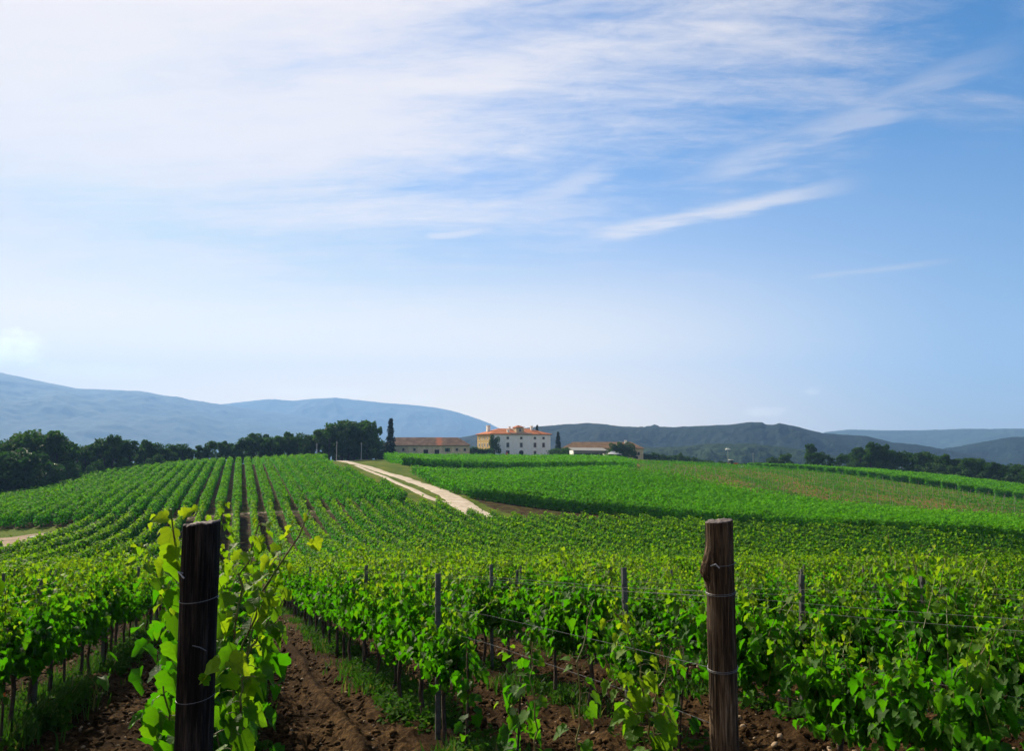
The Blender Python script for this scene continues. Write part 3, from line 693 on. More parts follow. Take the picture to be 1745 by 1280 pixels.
# the rest of block A, blocks B, C1, C2, E as masses of real foliage
def rows_mass(name, poly, dirv_, spacing, off0, m, label, skip=None, hgt=(.55, 1.62), wid=.27, dens=lambda d: 40, size=lambda d: .2, tplain=False, trunks=True, cat='grapevines', step=1., boost=None):
    d = np.array(dirv_)/np.hypot(*dirv_); n = np.array((d[1], -d[0]))
    P_ = np.array([q[:2] for q in poly]); tn = P_@n; td = P_@d
    pts = []; rr_ = np.random.default_rng(len(name)*13+len(label))
    ks = np.arange(math.floor((tn.min()-off0)/spacing), math.ceil((tn.max()-off0)/spacing)+1)
    TR = []
    for k in ks:
        o = off0+k*spacing
        t = np.arange(td.min(), td.max(), step); X = n[0]*o+d[0]*t; Y = n[1]*o+d[1]*t
        ok = inpoly(X, Y, poly)
        if skip is not None: ok &= ~skip(X, Y)
        X = X[ok]; Y = Y[ok]
        if len(X) == 0: continue
        dist = np.hypot(X, Y)
        TR.append(np.c_[X, Y])
        cnt_ = np.array([dens(q) for q in dist])*step*rr_.uniform(.75, 1.25, len(X)); cnt_ = (cnt_*boost(X, Y) if boost else cnt_).astype(int)
        idx = np.repeat(np.arange(len(X)), cnt_)
        if len(idx) == 0: continue
        vig = 1+.07*rr_.normal(size=len(X))+.22*fbm(X/5., Y/5., 2, 12)-.3*(rr_.random(len(X)) < .03)
        qs = rr_.integers(0, 8, len(idx)); tt = ((qs+.5)/8-.5+rr_.normal(size=len(idx))*.035)*step
        svig = rr_.uniform(.80, 1.22, (len(X), 8))[idx, qs]
        pts.append(np.c_[X[idx]+d[0]*tt, Y[idx]+d[1]*tt, dist[idx], vig[idx]*svig])
    A = np.vstack(pts); N = len(A)
    u = rr_.random(N); sd = np.array([size(q) for q in A[:, 2]])
    # hedge-like section: full in the middle, ragged shoots on top
    lo, hi = hgt
    top = rr_.random(N) < .10
    z = lo+(hi-lo)*(1-(1-u)**1.25)*A[:, 3]
    z = np.where(top, hi+rr_.exponential(.11, N), z)
    f = np.clip((z-lo)/(hi-lo), 0, 1.2)
    w_ = wid*(1.-.35*np.abs(f-.5)*1.2)
    side = rr_.choice([-1, 1], N)*rr_.random(N)**.55
    lx = side*w_*np.where(top, .4, 1.)
    x = A[:, 0]+n[0]*lx; y = A[:, 1]+n[1]*lx
    pos = np.c_[x, y, H(A[:, 0], A[:, 1])+z]
    an = rr_.random(N)*2*PI
    o = np.c_[np.cos(an), np.sin(an), rr_.normal(size=N)*.3]
    o[:, :2] += n[None]*(side*.9)[:, None]
    yd = o.copy(); yd[:, 2] = -.5+rr_.normal(size=N)*.45
    nn = o*.8+np.c_[np.zeros(N), np.zeros(N), .8+rr_.normal(size=N)*.35]
    t2 = np.c_[np.clip(rr_.random(N)*.7+.15+.7*fbm(pos[:, 0]/9, pos[:, 1]/9, 3, 31), 0, 1), np.clip((f-.7)*1.2+rr_.normal(size=N)*.15, 0, 1)*.7]
    V, F, T = leaves(pos, yd, nn, sd*rr_.uniform(.7, 1.3, N), t2, MT, MTF)
    mi = np.zeros(len(F), int); mats = [m]
    if trunks:
        X = np.vstack(TR); near = np.hypot(X[:, 0], X[:, 1]) < 260; X = X[near]; Hn = H(X[:, 0], X[:, 1]); r0 = .03; k = len(X)
        ring = np.array([(1, 0), (-.5, .87), (-.5, -.87)])*r0
        jj = rr_.normal(size=(k, 2))*.04
        v = np.concatenate([np.concatenate([X[:, None]+ring[None], np.repeat(Hn[:, None, None]-.05, 3, 1)], -1), np.concatenate([X[:, None]+jj[:, None]+ring[None]*.8, np.repeat(Hn[:, None, None]+.8, 3, 1)], -1)], 1)
        fo = np.array([(0, 1, 4, 3), (1, 2, 5, 4), (2, 0, 3, 5)])[None]+(np.arange(k)*6)[:, None, None]+len(V)
        V = np.vstack([V, v.reshape(-1, 3)]); F = np.vstack([F, fo.reshape(-1, 4)]); T = np.vstack([T, np.zeros((k*6, 2))]); mi = np.r_[mi, np.ones(k*3, int)]; mats.append(M['vine_bark'])
    ob = link(name, nmesh(name, V, quads=F, tint=T, matidx=mi, mats=mats))
    return tag(ob, label, cat, kind='stuff')
ind_xy = np.array([(cands[i][2], cands[i][3]) for i in indiv])
rest = [i for i in range(len(cands)) if i not in indiv and marg[i]]
ZMAX = max(cands[i][3] for i in indiv)
def skipA(X, Y):
    s = np.zeros(len(X), bool)
    for i0 in range(0, len(X), 500):
        dd = (X[i0:i0+500, None]-ind_xy[:, 0])**2+(Y[i0:i0+500, None]-ind_xy[:, 1])**2
        s[i0:i0+500] = dd.min(1) < .55**2
    u_, _ = pix(X, Y, H(X, Y)+1.)
    return s | (u_ < -650) | (u_ > 2400) | (Y < .3)
rows_mass('grapevines', polyA, ua, ROWS, ROW0, M['row_leaf'], 'green vine rows filling the rest of the near field down to the path', skipA,
          dens=lambda d: 250 if d < 12 else (230 if d < 40 else (190 if d < 70 else 125)), size=lambda d: .105 if d < 25 else (.12 if d < 40 else (.14 if d < 70 else .20)), hgt=(.5, 1.70), wid=.28)
def skipfar(X, Y):
    u_, _ = pix(X, Y, H(X, Y)+1.); return (u_ < -350) | (u_ > 2100)
rows_mass('grapevines', polyB, ua, 2.05, ROW0, M['far_vine_leaf'], 'striped vine rows climbing the hill left of the white road', skipfar, dens=lambda d: 80 if d < 150 else 48, size=lambda d: .23 if d < 150 else .28, wid=.55, hgt=(.25, 1.62))
dC = (.75, -.66)
_fe = np.array([PH(826, 855), PH(928, 868), PH(1010, 878), PH(1100, 889)]+PP([(1200, 902, 96), (1400, 917, 87), (1745, 940, 76), (2100, 950, 66)]))
def near_edge(fe, w_, amt):
    fe = np.array(fe)
    def f(X, Y):
        dm = np.full(len(X), 1e9)
        for p, q in zip(fe[:-1], fe[1:]):
            e = q-p; t = np.clip(((X-p[0])*e[0]+(Y-p[1])*e[1])/(e@e), 0, 1); dm = np.minimum(dm, np.hypot(X-p[0]-t*e[0], Y-p[1]-t*e[1]))
        return np.where(dm < w_, amt, 1.)
    return f
def frontC(X, Y):
    dm = np.full(len(X), 1e9)
    for p, q in zip(_fe[:-1], _fe[1:]):
        e = q-p; t = np.clip(((X-p[0])*e[0]+(Y-p[1])*e[1])/(e@e), 0, 1); dm = np.minimum(dm, np.hypot(X-p[0]-t*e[0], Y-p[1]-t*e[1]))
    return np.where(dm < 4.5, 3.2, 1.)
rows_mass('grapevines', polyC1, dC, 2.3, .4, M['valley_vine_leaf'], 'bright green vine block sloping down right of the white road', skipfar, dens=lambda d: 90 if d < 110 else 50, size=lambda d: .20 if d < 110 else .28, wid=.44, hgt=(.08, 1.65), boost=frontC)
rows_mass('grapevines', polyC2, (1, -.12), 2.3, .4, M['valley_vine_leaf'], 'bright green vine block just below the white villa', skipfar, dens=lambda d: 38, size=lambda d: .30, wid=.5, hgt=(.08, 1.95), boost=near_edge(PP([(690, 800, 200), (760, 800, 199), (1055, 803, 189)]), 5., 4.))
rows_mass('grapevines', polyE, (.80, -.60), 2.3, .4, M['valley_vine_leaf'], 'thin bright green vine strip in front of the right pine wood', skipfar, dens=lambda d: 30, size=lambda d: .34, wid=.45, hgt=(.1, 1.6), boost=near_edge(PP([(1275, 797, 272), (1500, 818, 217), (1745, 854, 181), (2100, 860, 165)]), 5., 4.))
rows_mass('young_vines', polyD, (-.30, 1), 2.6, .4, M['far_vine_leaf'], 'low young vines in the brown field of pale stakes', skipfar, dens=lambda d: 9, size=lambda d: .22, wid=.2, hgt=(.1, .8), trunks=False, cat='young vines')

# ------------------------------------------------------------------ steel stakes
def stake_mesh(h):
    m = MB()
    m.box(-.024, .024, -.018, -.014, -.25, h); m.box(-.024, -.0205, -.014, .02, -.25, h); m.box(.0205, .024, -.014, .02, -.25, h)
    for z in np.arange(.5, h-.05, .16):
        m.box(-.031, -.024, -.008, .008, z, z+.03); m.box(.024, .031, -.008, .008, z, z+.03)
    return m.mesh('metal_stake', M['steel'])
SM = [stake_mesh(h) for h in (1.62, 1.66, 1.58, 1.70)]
stk = []
for k in range(-30, 50):
    r_ = random.Random(k+500); a = 7.55+r_.uniform(-.35, .35) if k != 1 else 7.7; n = 0
    if k == -1: a = 10.2
    while a < 100:
        x, y = AB(a, rowb(k)+.03)
        if inpoly(np.array([x]), np.array([y]), polyA)[0] and y > 1:
            z = H1(x, y); u_, v_ = pix(x, y, z+1.7); _, vb = pix(x, y, z)
            if -10 < u_ < 1755 and v_ < 1280: stk.append((y, k, n+1, x, z, a))
        n += 1; a += 4.75+r_.uniform(-.15, .15)
stk.sort(key=lambda q: q[0])
for (y, k, n, x, z, a) in stk[:140]:
    o = link('metal_stake', random.Random(int(n*31+k)).choice(SM), None, (x, y, z), RA); o.rotation_euler = (random.gauss(0, .012), random.gauss(0, .012), RA)
    tag(o, 'grey steel stake, %s from near end of %s' % (ordn(n), rowname(k)), 'stake', 'steel stakes along the near rows')
# brown field stakes: pale thin posts
m = MB(); m.tube([(0, 0, -.2), (0, 0, 1.0), (0.01, 0, 1.55)], [.036, .034, .03], 6); PS = m.mesh('wooden_stake', mat('pale_stake', lambda g: princ(g, (.24, .22, .17), .9)))
dn = np.array((-.30, 1.)); dn /= np.linalg.norm(dn); nn_ = np.array((dn[1], -dn[0]))
fs = []
pd = np.array(polyD); t0, t1 = (pd@dn).min(), (pd@dn).max(); o0, o1 = (pd@nn_).min(), (pd@nn_).max()
for ik, o_ in enumerate(np.arange(o0, o1, 2.6)):
    for it, t_ in enumerate(np.arange(t0, t1, 9.)):
        x, y = nn_*o_+dn*(t_+(ik % 2)*.0); x += random.gauss(0, .12)
        if inpoly(np.array([x]), np.array([y]), polyD)[0]:
            z = H1(x, y); u_, v_ = pix(x, y, z+1.5)
            if 1060 < u_ < 1750: fs.append((y, x, z, u_, ik, it))
fs.sort()
lines = sorted({q[4] for q in fs[:250]}); rank = {}
for ik_ in lines:
    for n_, q in enumerate(sorted(q for q in fs[:250] if q[4] == ik_)): rank[(ik_, q[5])] = n_+1
for (y, x, z, u_, ik, it) in fs[:250]:
    o = link('wooden_stake', PS, None, (x, y, z)); o.rotation_euler = (random.gauss(0, .03), random.gauss(0, .03), random.uniform(0, 6))
    px_ = 'left' if u_ < 1280 else ('middle' if u_ < 1510 else 'right')
    dd_ = 'near edge' if y < 150 else ('centre' if y < 195 else 'far edge')
    tag(o, 'thin pale stake, %s along %s line from left, brown field' % (ordn(rank[(ik, it)]), ordn(lines.index(ik)+1)), 'stake', 'pale stakes of the brown field')

# ------------------------------------------------------------------ the two wooden end posts
def wood_post(loc, h, rad, m, knot=None, seed=1, lean=(0, 0), flare=0.):
    nz_, na_ = 190, 96; V = []; Fq = []
    zz = np.linspace(-.3, h, nz_); an = np.linspace(0, 2*PI, na_, endpoint=False)
    A, Zz = np.meshgrid(an, zz)
    r0 = rad*(1+flare*(1-Zz/h))
    xx = np.cos(A); yy = np.sin(A)
    r0 = r0*(1+.055*fbm(xx*1.2+5, yy*1.2+Zz*1.2, 2, seed))
    fine = fbm(A*9/1.0+seed, Zz*1.8, 4, seed+3, .6)
    seam = np.abs((A/(2*PI)*na_)-na_/2) ; wrapf = np.clip(np.minimum(A, 2*PI-A)/.5, 0, 1)
    r0 = r0+rad*.11*fine*wrapf
    for (a0, dep, z0, z1) in ((4.1, .16, .1, h), (4.9, .22, -.3, h*.55), (5.6, .14, .5, h), (3.3, .12, 0, h*.8), (2.2, .15, 0, h)):
        aw = a0+.12*np.sin(Zz*3+seed)
        r0 = r0-rad*dep*np.exp(-((A-aw)/.055)**2)*np.clip((Zz-z0)*8, 0, 1)*np.clip((z1-Zz)*8, 0, 1)
    if knot:
        for (ka, kz, kw, kh, kd) in knot:
            r0 = r0+rad*kd*np.exp(-(np.angle(np.exp(1j*(A-ka)))/kw)**2-((Zz-kz)/kh)**2)*(1+.6*fbm(A*6, Zz*40, 3, 8))
    tilt = .006*xx+.006*fbm(xx*4, yy*4, 2, seed)
    topz = np.where(Zz >= h-.02, tilt, 0)
    x = xx*r0+lean[0]*Zz; y = yy*r0+lean[1]*Zz; z = Zz+topz
    V = np.stack([x, y, z], -1).reshape(-1, 3)
    i = np.arange(nz_-1)[:, None]*na_; j = np.arange(na_)[None]; j2 = (j+1) % na_
    Q = np.stack([i+j, i+j2, i+na_+j2, i+na_+j], -1).reshape(-1, 4)
    root = empty('wooden_post', loc)
    link('wood', nmesh('wood', V, quads=Q, mats=[m], smooth=True), root)
    ring = V[-na_:]; c = ring.mean(0)
    caps = [ring+(c-ring)*f+np.c_[np.zeros(na_), np.zeros(na_), np.full(na_, dz_)+.004*fbm(ring[:, 0]*90*(1-f)+f*7, ring[:, 1]*90, 3, 3)] for f, dz_ in ((0, 0), (.04, .004), (.3, .003), (.6, .001), (.9, -.002))]
    caps[0] = ring
    CV = np.vstack(caps+[c[None]]); CQ = []
    for s_ in range(4):
        i = s_*na_; CQ += [(i+k, i+(k+1) % na_, i+na_+(k+1) % na_, i+na_+k) for k in range(na_)]
    CT = [(4*na_+k, 4*na_+(k+1) % na_, 5*na_) for k in range(na_)]
    link('end_grain', nmesh('end_grain', CV, quads=CQ, tris=CT, mats=[M['end_grain']], smooth=True), root)
    return root
def loop_wire(root, z, r, wr=.0016, tilt=.007, turns=1, end=None, name='wire_loop', m=None):
    mb = MB(); pts = []
    for i in range(int(28*turns)+1):
        a = 2*PI*i/28; pts.append((math.cos(a)*r, math.sin(a)*r, z+tilt*math.sin(a+.6)+.006*(i/28)))
    mb.tube(pts, wr, 5)
    if end: mb.tube(end, wr, 5)
    return mb.build(name, m or M['tie'], root)
p1x, p1y = P(340, 1000, 2.35)[:2]; p2x, p2y = P(1228, 1000, 3.22)[:2]
z1 = H1(p1x, p1y); z2 = H1(p2x, p2y)
top1 = P(340, 893, 2.35)[2]; top2 = P(1226, 889, 3.22)[2]
post1 = wood_post((p1x, p1y, z1), top1-z1, .0505, M['dark_post'], None, 4, flare=.03)
tag(post1, 'thick blackish wooden post with a flat sawn top, nearest the camera on the left', 'post', 'wooden end posts')
h2 = top2-z2
kz = P(1203, 965, 3.22)[2]-z2
post2 = wood_post((p2x, p2y, z2), h2, .0535, M['brown_post'], [(PI*1.08, kz, .55, .055, .42), (PI*1.05, kz-.04, .4, .03, .2), (PI*1.6, .25, .5, .05, .25)], 9, lean=(.0, 0), flare=.10)
tag(post2, 'weathered brown wooden post with peeling bark and a knot, on the right', 'post', 'wooden end posts')
def zat(py_, Z): return P(0, py_, Z)[2]
loop_wire(post1, zat(1022, 2.35)-z1, .0535, .0012, m=M['wire'])
s_ = zat(973, 2.35)-z1
MB().tube([(-.030, -.050, s_), (-.038, -.062, s_+.006), (-.020, -.064, s_-.012)], .0024, 5).build('staple', M['tie'], post1)
s_ = zat(1095, 2.35)-z1
MB().tube([(.008, -.057, s_+.004), (.028, -.053, s_-.002), (.042, -.042, s_-.014)], .0016, 5).build('staple', M['wire'], post1)
loop_wire(post1, zat(1190, 2.35)-z1, .0530, .0009, m=M['wire'])
for py_, tn_ in ((961, 1), (1012, 2), (1142, 2.5)):
    loop_wire(post2, zat(py_, 3.22)-z2, .0585 if py_ > 1000 else .060, .0012, turns=tn_, m=M['wire'])
s_ = zat(963, 3.22)-z2
MB().tube([(-.050, -.038, s_), (-.034, -.062, s_+.012), (-.02, -.066, s_-.004)], .0026, 5).build('staple', M['tie'], post2)

# ------------------------------------------------------------------ trellis wires
def wire(k, hts, a0, a1, label, start=None, grp='trellis wires of the near rows', r=.0012):
    mb = MB(); b = rowb(k)
    aa = np.arange(a0, a1, 1.2); x, y = AB(aa, b+.02)
    z = H(x, y)+hts+.01*np.sin(aa*1.3)
    pts = list(zip(x, y, z))
    if start: pts = [start]+pts
    mb.tube(pts, [r*(1 if q[1] < 8 else 1.4) for q in pts], 4)
    o = mb.build('trellis_wire', M['wire']); tag(o, label, 'wire', grp)
for k in (-2, -1, 0, 1, 2, 3, 4):
    for hn, hts in (('topmost', 1.42), ('second highest', 1.36), ('middle', 1.02), ('lowest', .72)):
        st = None; a0 = 3.0; a1 = 28
        if k == 1:
            pyw = {1.42: 1010, 1.36: 1018, 1.02: 1140, .72: 1236}[hts]
            st = (p2x-.05, p2y+.02, zat(pyw, 3.22)); a0 = 3.6
        if k == 0:
            pyw = {1.42: 960, 1.36: 1022, 1.02: 1150, .72: 1260}[hts]; st = (p1x, p1y+.05, zat(pyw, 2.35)); a0 = 3.4
        if st: hts = st[2]-H1(st[0], st[1])
        wire(k, hts, a0, a1, '%s steel trellis wire along %s' % (hn, rowname(k)), st)

# ------------------------------------------------------------------ foliage round the left post
def custom_vine(label, pts_shoots, extra, seed):
    """pts_shoots: list of (list of world points, leaf size, leaf step, youngness)"""
    r = np.random.default_rng(seed); base = np.array(pts_shoots[0][0][0])
    root = empty('grapevine', (base[0], base[1], H1(base[0], base[1]))); org = np.array(root.location)
    tag(root, label, 'grapevine', 'grapevines of the near vineyard rows')
    sh = MB(); pos = []; yd = []; nm = []; sz = []; tn = []
    for pts, ls, st, yg in pts_shoots:
        pts = np.array(pts, float)-org; seg = np.r_[0, np.cumsum(np.linalg.norm(np.diff(pts, axis=0), axis=1))]
        t = np.linspace(0, seg[-1], 12); q = np.c_[[np.interp(t, seg, pts[:, i]) for i in range(3)]].T
        q[1:-1] += r.normal(size=(10, 3))*.006
        sh.tube(q, [.0055*(1-.6*i/12) for i in range(12)], 6)
        n = int(seg[-1]/st)
        for k in range(n):
            f = (k+.5)/n; bp = np.array([np.interp(f*seg[-1], seg, pts[:, i]) for i in range(3)])
            an = r.uniform(0, 2*PI); o = np.array((math.cos(an), math.sin(an)*.7-.25, r.uniform(-.2, .4))); o /= np.linalg.norm(o)
            pet = r.uniform(.03, .07); lp = bp+o*pet
            sh.tube([bp, bp+o*pet*.5+np.array((0, 0, .006)), lp], [.0018, .0014, .0012], 4)
            pos.append(lp); yd.append((o[0], o[1], -.5+r.normal()*.3)); nm.append(np.array((o[0]*.6, o[1]*.6-.2, .8))+r.normal(size=3)*.3)
            sz.append(ls*.72*(1-.62*f**2)*r.uniform(.8, 1.15)); tn.append((r.random(), np.clip(yg*(.35+.9*f)+r.normal()*.06, 0, 1)))
    for (p, y, n_, s, yg) in extra:
        pos.append(np.array(p)-org); yd.append(y); nm.append(n_); sz.append(s*.64); tn.append((r.random(), yg))
    V, F, T = leaves(np.array(pos, float), np.array(yd, float), np.array(nm, float), np.array(sz), np.array(tn))
    sh.build('shoots', M['shoot'], root)
    link('leaves', nmesh('leaves', V, tris=F, tint=T, luv=LTZ, mats=[M['vine_leaf']]), root)
    return root
Q = lambda x, y, Z: P(x, y, Z)
r_ = np.random.default_rng(5)
left_ex = [(Q(285, 882, 2.45), (-.8, -.2, -.1), (-.1, -.9, .6), .075, .95), (Q(292, 905, 2.5), (-.15, -.1, -1), (-.3, -1, .2), .125, .8), (Q(300, 935, 2.45), (-.3, 0, -1), (-.2, -1, .3), .12, .55),
           (Q(312, 880, 2.48), (.5, 0, .5), (0, -1, .4), .06, .95), (Q(282, 960, 2.6), (-.6, 0, -.6), (-.2, -.9, .5), .09, .7), (Q(306, 955, 2.5), (-.3, 0, -1), (-.3, -1, .1), .13, .3),
           (Q(300, 1010, 2.5), (.0, 0, -1), (-.5, -1, .1), .12, .15), (Q(296, 1050, 2.5), (.1, 0, -1), (-.5, -1, .1), .12, .2), (Q(298, 1100, 2.5), (-.2, 0, -1), (-.3, -1, .1), .11, .2),
           (Q(292, 1150, 2.45), (-.1, 0, -1), (-.3, -1, .1), .13, .1), (Q(285, 1190, 2.45), (-.3, 0, -1), (-.1, -1, .2), .10, .1), (Q(270, 1215, 2.4), (-.4, 0, -1), (-.2, -1, .2), .12, .15),
           (Q(292, 1230, 2.4), (.1, 0, -1), (-.4, -1, .1), .11, .1), (Q(262, 1240, 2.4), (-.1, 0, -1), (-.3, -1, .1), .10, .25), (Q(290, 1270, 2.4), (-.2, 0, -1), (-.3, -1, .1), .12, .1)]
custom_vine('vine shoot with glowing yellow-green leaves hugging the left side of the dark post',
            [([Q(322, 1330, 2.55), Q(314, 1200, 2.55), Q(310, 1050, 2.52), Q(312, 960, 2.50), Q(300, 900, 2.50), Q(291, 868, 2.48)], .07, .07, .75),
             ([Q(318, 1330, 2.5), Q(300, 1270, 2.48), Q(285, 1210, 2.45), Q(278, 1170, 2.45)], .075, .06, .25)], left_ex, 11)
right_ex = [(Q(372, 1140, 2.22), (-.9, -.1, -.25), (0, -.6, 1), .10, .75), (Q(392, 1128, 2.2), (.9, 0, -.25), (0, -.7, .9), .09, .85), (Q(388, 1150, 2.22), (.5, 0, -.9), (0, -1, .4), .08, .3),
            (Q(352, 1152, 2.2), (-.4, 0, -1), (.2, -1, .4), .055, .2)]
custom_vine('long vine cane reaching up and right beside the dark post, leaf tips golden',
            [([Q(395, 1300, 2.9), Q(400, 1180, 2.85), Q(420, 1090, 2.8), Q(440, 1020, 2.8), Q(470, 975, 2.75), Q(500, 930, 2.75), Q(520, 893, 2.75), Q(528, 868, 2.75)], .105, .030, .8),
             ([Q(400, 1090, 2.9), Q(408, 1000, 2.9), Q(425, 940, 2.9), Q(442, 888, 2.9)], .095, .035, .6),
             ([Q(398, 1160, 2.7), Q(425, 1110, 2.7), Q(455, 1065, 2.7), Q(485, 1020, 2.7)], .10, .03, .35),
             ([Q(390, 1250, 2.8), Q(405, 1170, 2.75), Q(440, 1050, 2.8), Q(455, 1000, 2.85), Q(480, 945, 2.9)], .11, .028, .3),
             ([Q(400, 1240, 2.7), Q(412, 1200, 2.6), Q(418, 1150, 2.6)], .09, .035, .15)],
            right_ex, 12)
r2 = [([Q(1110, 1300, 3.7), Q(1100, 1200, 3.65), Q(1085, 1120, 3.6), Q(1060, 1060, 3.6), Q(1048, 1045, 3.6)], .11, .024, .75),
      ([Q(1112, 1300, 3.7), Q(1120, 1200, 3.7), Q(1135, 1140, 3.7), Q(1145, 1105, 3.7)], .11, .026, .6),
      ([Q(1108, 1300, 3.7), Q(1075, 1200, 3.65), Q(1040, 1150, 3.6), Q(1030, 1120, 3.6)], .11, .026, .45)]
custom_vine('short bright young vine just left of the brown post, apart from the row', r2, [], 13)
custom_vine('small sapling vine with a few big leaves at the bottom centre',
            [([Q(985, 1320, 4.1), Q(990, 1200, 4.1), Q(985, 1140, 4.1), Q(1010, 1030, 4.2)], .11, .06, .3)], [], 14)
custom_vine('thin sapling vine left of the bottom centre sapling, drooping leaves',
            [([Q(915, 1330, 4.3), Q(912, 1240, 4.3), Q(905, 1150, 4.3), Q(908, 1095, 4.3)], .11, .06, .25)], [], 15)

# orange tag on a stake in the left row
tx, ty = AB(8.6, rowb(-1)+.1); tz = H1(tx, ty)
og = empty('training_stake', (tx, ty, tz))
tag(og, 'thin dark training stake with an orange tag in the left row', 'stake')
MB().tube([(0, 0, -.1), (.005, 0, .6), (0, .01, 1.15)], .012, 6).build('rod', M['vine_bark'], og)
MB().box(-.02, .03, -.016, -.012, .54, .58).build('tag', M['orange_tag'], og)

# ------------------------------------------------------------------ weeds, stones, clods
def grass():
    r = np.random.default_rng(21); X = []; Y = []; S = []
    for k in range(-6, 9):
        b = rowb(k); n = 5200 if k in (-1, 0, 1) else 3200
        a = 2.8+28*r.random(n)**1.5; bb = b+r.normal(size=n)*.18+(.12 if k == 1 else 0)
        x, y = AB(a, bb); cl = fbm(x*1.1, y*1.1, 3, 77)
        keep = (cl > (-.12 if k in (1, -1) else .02)) & (y > .8)
        X.append(x[keep]); Y.append(y[keep]); S.append((.10+.22*np.clip(cl[keep]+.25, 0, .6))*(1.25 if k == -1 else 1.))
    x = np.r_[(*X, )] if False else np.concatenate(X); y = np.concatenate(Y); s = np.concatenate(S)
    # three blades per seed
    N = len(x)*3; idx = np.repeat(np.arange(len(x)), 3)
    px_ = x[idx]+r.normal(size=N)*.03; py_ = y[idx]+r.normal(size=N)*.03; h = s[idx]*r.uniform(.5, 1.3, N)
    an = r.random(N)*2*PI; lean = r.uniform(.15, .8, N)
    dx_, dy_ = np.cos(an), np.sin(an); wv = .006+.008*r.random(N)
    z = H(px_, py_)-.02
    b0 = np.c_[px_-dy_*wv, py_+dx_*wv, z]; b1 = np.c_[px_+dy_*wv, py_-dx_*wv, z]
    m0 = np.c_[px_-dy_*wv+dx_*h*lean*.35, py_+dx_*wv+dy_*h*lean*.35, z+h*.6]; m1 = np.c_[px_+dy_*wv+dx_*h*lean*.35, py_-dx_*wv+dy_*h*lean*.35, z+h*.6]
    tp = np.c_[px_+dx_*h*lean, py_+dy_*h*lean, z+h]
    V = np.stack([b0, b1, m1, m0, tp], 1).reshape(-1, 3); i = np.arange(N)*5
    Qd = np.stack([i, i+1, i+2, i+3], -1); T = np.stack([i+3, i+2, i+4], -1)
    tint = np.repeat(np.c_[r.random(N), (r.random(N) < .10)*.8], 5, 0)
    tag(link('weeds', nmesh('weeds', V, quads=Qd, tris=T, tint=tint, mats=[M['grass_blade']])), 'tufts of green weeds along the feet of the near vines', 'weeds', kind='stuff')
grass()
def weeds2():
    r = np.random.default_rng(22); X = []; Y = []; Zs = []; S = []
    for k in range(-3, 7):
        b = rowb(k); n = 500 if k in (-1, 1) else 260
        for a, bo in zip(2.9+17*r.random(n)**1.4, r.normal(size=n)*.16+.12):
            x, y = AB(a, b+bo)
            if y < 1.5 or (k == 0 and a < 6) or (k == 1 and a < 3.4): continue
            if fbm(np.array([x*.9]), np.array([y*.9]), 2, 44)[0] < -.12: continue
            m = 26; h = r.uniform(.08, .30); rad = r.uniform(.06, .16)
            t = r.random(m); an = r.random(m)*2*PI; q = rad*r.random(m)**.5
            X.append(x+np.cos(an)*q); Y.append(y+np.sin(an)*q); Zs.append(t*h+.01); S.append(r.uniform(.018, .05, m))
    X, Y, Zs, S = map(np.concatenate, (X, Y, Zs, S)); N = len(X)
    yd = np.c_[r.normal(size=(N, 2)), r.normal(size=N)*.4]; nn = np.c_[r.normal(size=(N, 2))*.6, np.ones(N)]
    V, F, T = leaves(np.c_[X, Y, H(X, Y)+Zs], yd, nn, S*1.3, np.c_[r.random(N), (r.random(N) < .06)*.6], MT, MTF)
    tag(link('weeds', nmesh('weeds', V, quads=F, tint=T, mats=[M['weed_leaf']])), 'low broad-leaved weeds under the near vines', 'weeds', kind='stuff')
M['weed_leaf'] = leafmat('weed_leaf', (.014, .045, .006), (.035, .085, .008), (.12, .14, .03), .3, (.05, .17, .006), (.2, .22, .04), .75, .02)
weeds2()
ico = bpy.data.meshes.new('i'); import bmesh
bm = bmesh.new(); bmesh.ops.create_icosphere(bm, subdivisions=1, radius=1); bm.verts.ensure_lookup_table()
IV = np.array([v.co[:] for v in bm.verts]); IF = np.array([[v.index for v in f.verts] for f in bm.faces]); bm.free(); bpy.data.meshes.remove(ico)
def scatter(name, N, smin, smax, m, label, cat, seed, amax=34., pw=1.4, sink=.3, thr=-1., zk=.6):
    r = np.random.default_rng(seed)
    a = 1.5+amax*r.random(N)**pw; span = 3.5+a*.75
    b = a*.34+r.uniform(-1, 1, N)*span
    x, y = AB(a, b); ok = (y > 1.2) & (fbm(x*.7, y*.7, 3, seed) > thr); x, y = x[ok], y[ok]; N = len(x)
    s = smin+(smax-smin)*r.random(N)**3.
    sc3 = np.c_[s*r.uniform(.7, 1.4, N), s*r.uniform(.7, 1.4, N), s*zk*r.uniform(.6, 1.2, N)]
    an = r.random(N)*2*PI; c, sn = np.cos(an), np.sin(an)
    base_ = IV[None]*(1+.32*(r.random((N, len(IV)))-.5))[..., None]*sc3[:, None]
    tl = r.normal(size=N)*.5
    bz = base_[..., 2]+base_[..., 0]*tl[:, None]
    V = np.stack([base_[..., 0]*c[:, None]-base_[..., 1]*sn[:, None]+x[:, None], base_[..., 0]*sn[:, None]+base_[..., 1]*c[:, None]+y[:, None], bz+(H(x, y)+sc3[:, 2]*sink+.02)[:, None]], -1)
    F = (IF[None]+(np.arange(N)*len(IV))[:, None, None]).reshape(-1, 3)
    tag(link(name, nmesh(name, V.reshape(-1, 3), tris=F, mats=[m])), label, cat, kind='stuff')
scatter('stones', 7000, .006, .036, M['stone'], 'pale stones strewn over the soil between the near rows', 'stones', 31)
scatter('soil_clods', 60000, .006, .046, M['clod'], 'brown clods of tilled soil between the near rows', 'soil clods', 32, sink=.1)

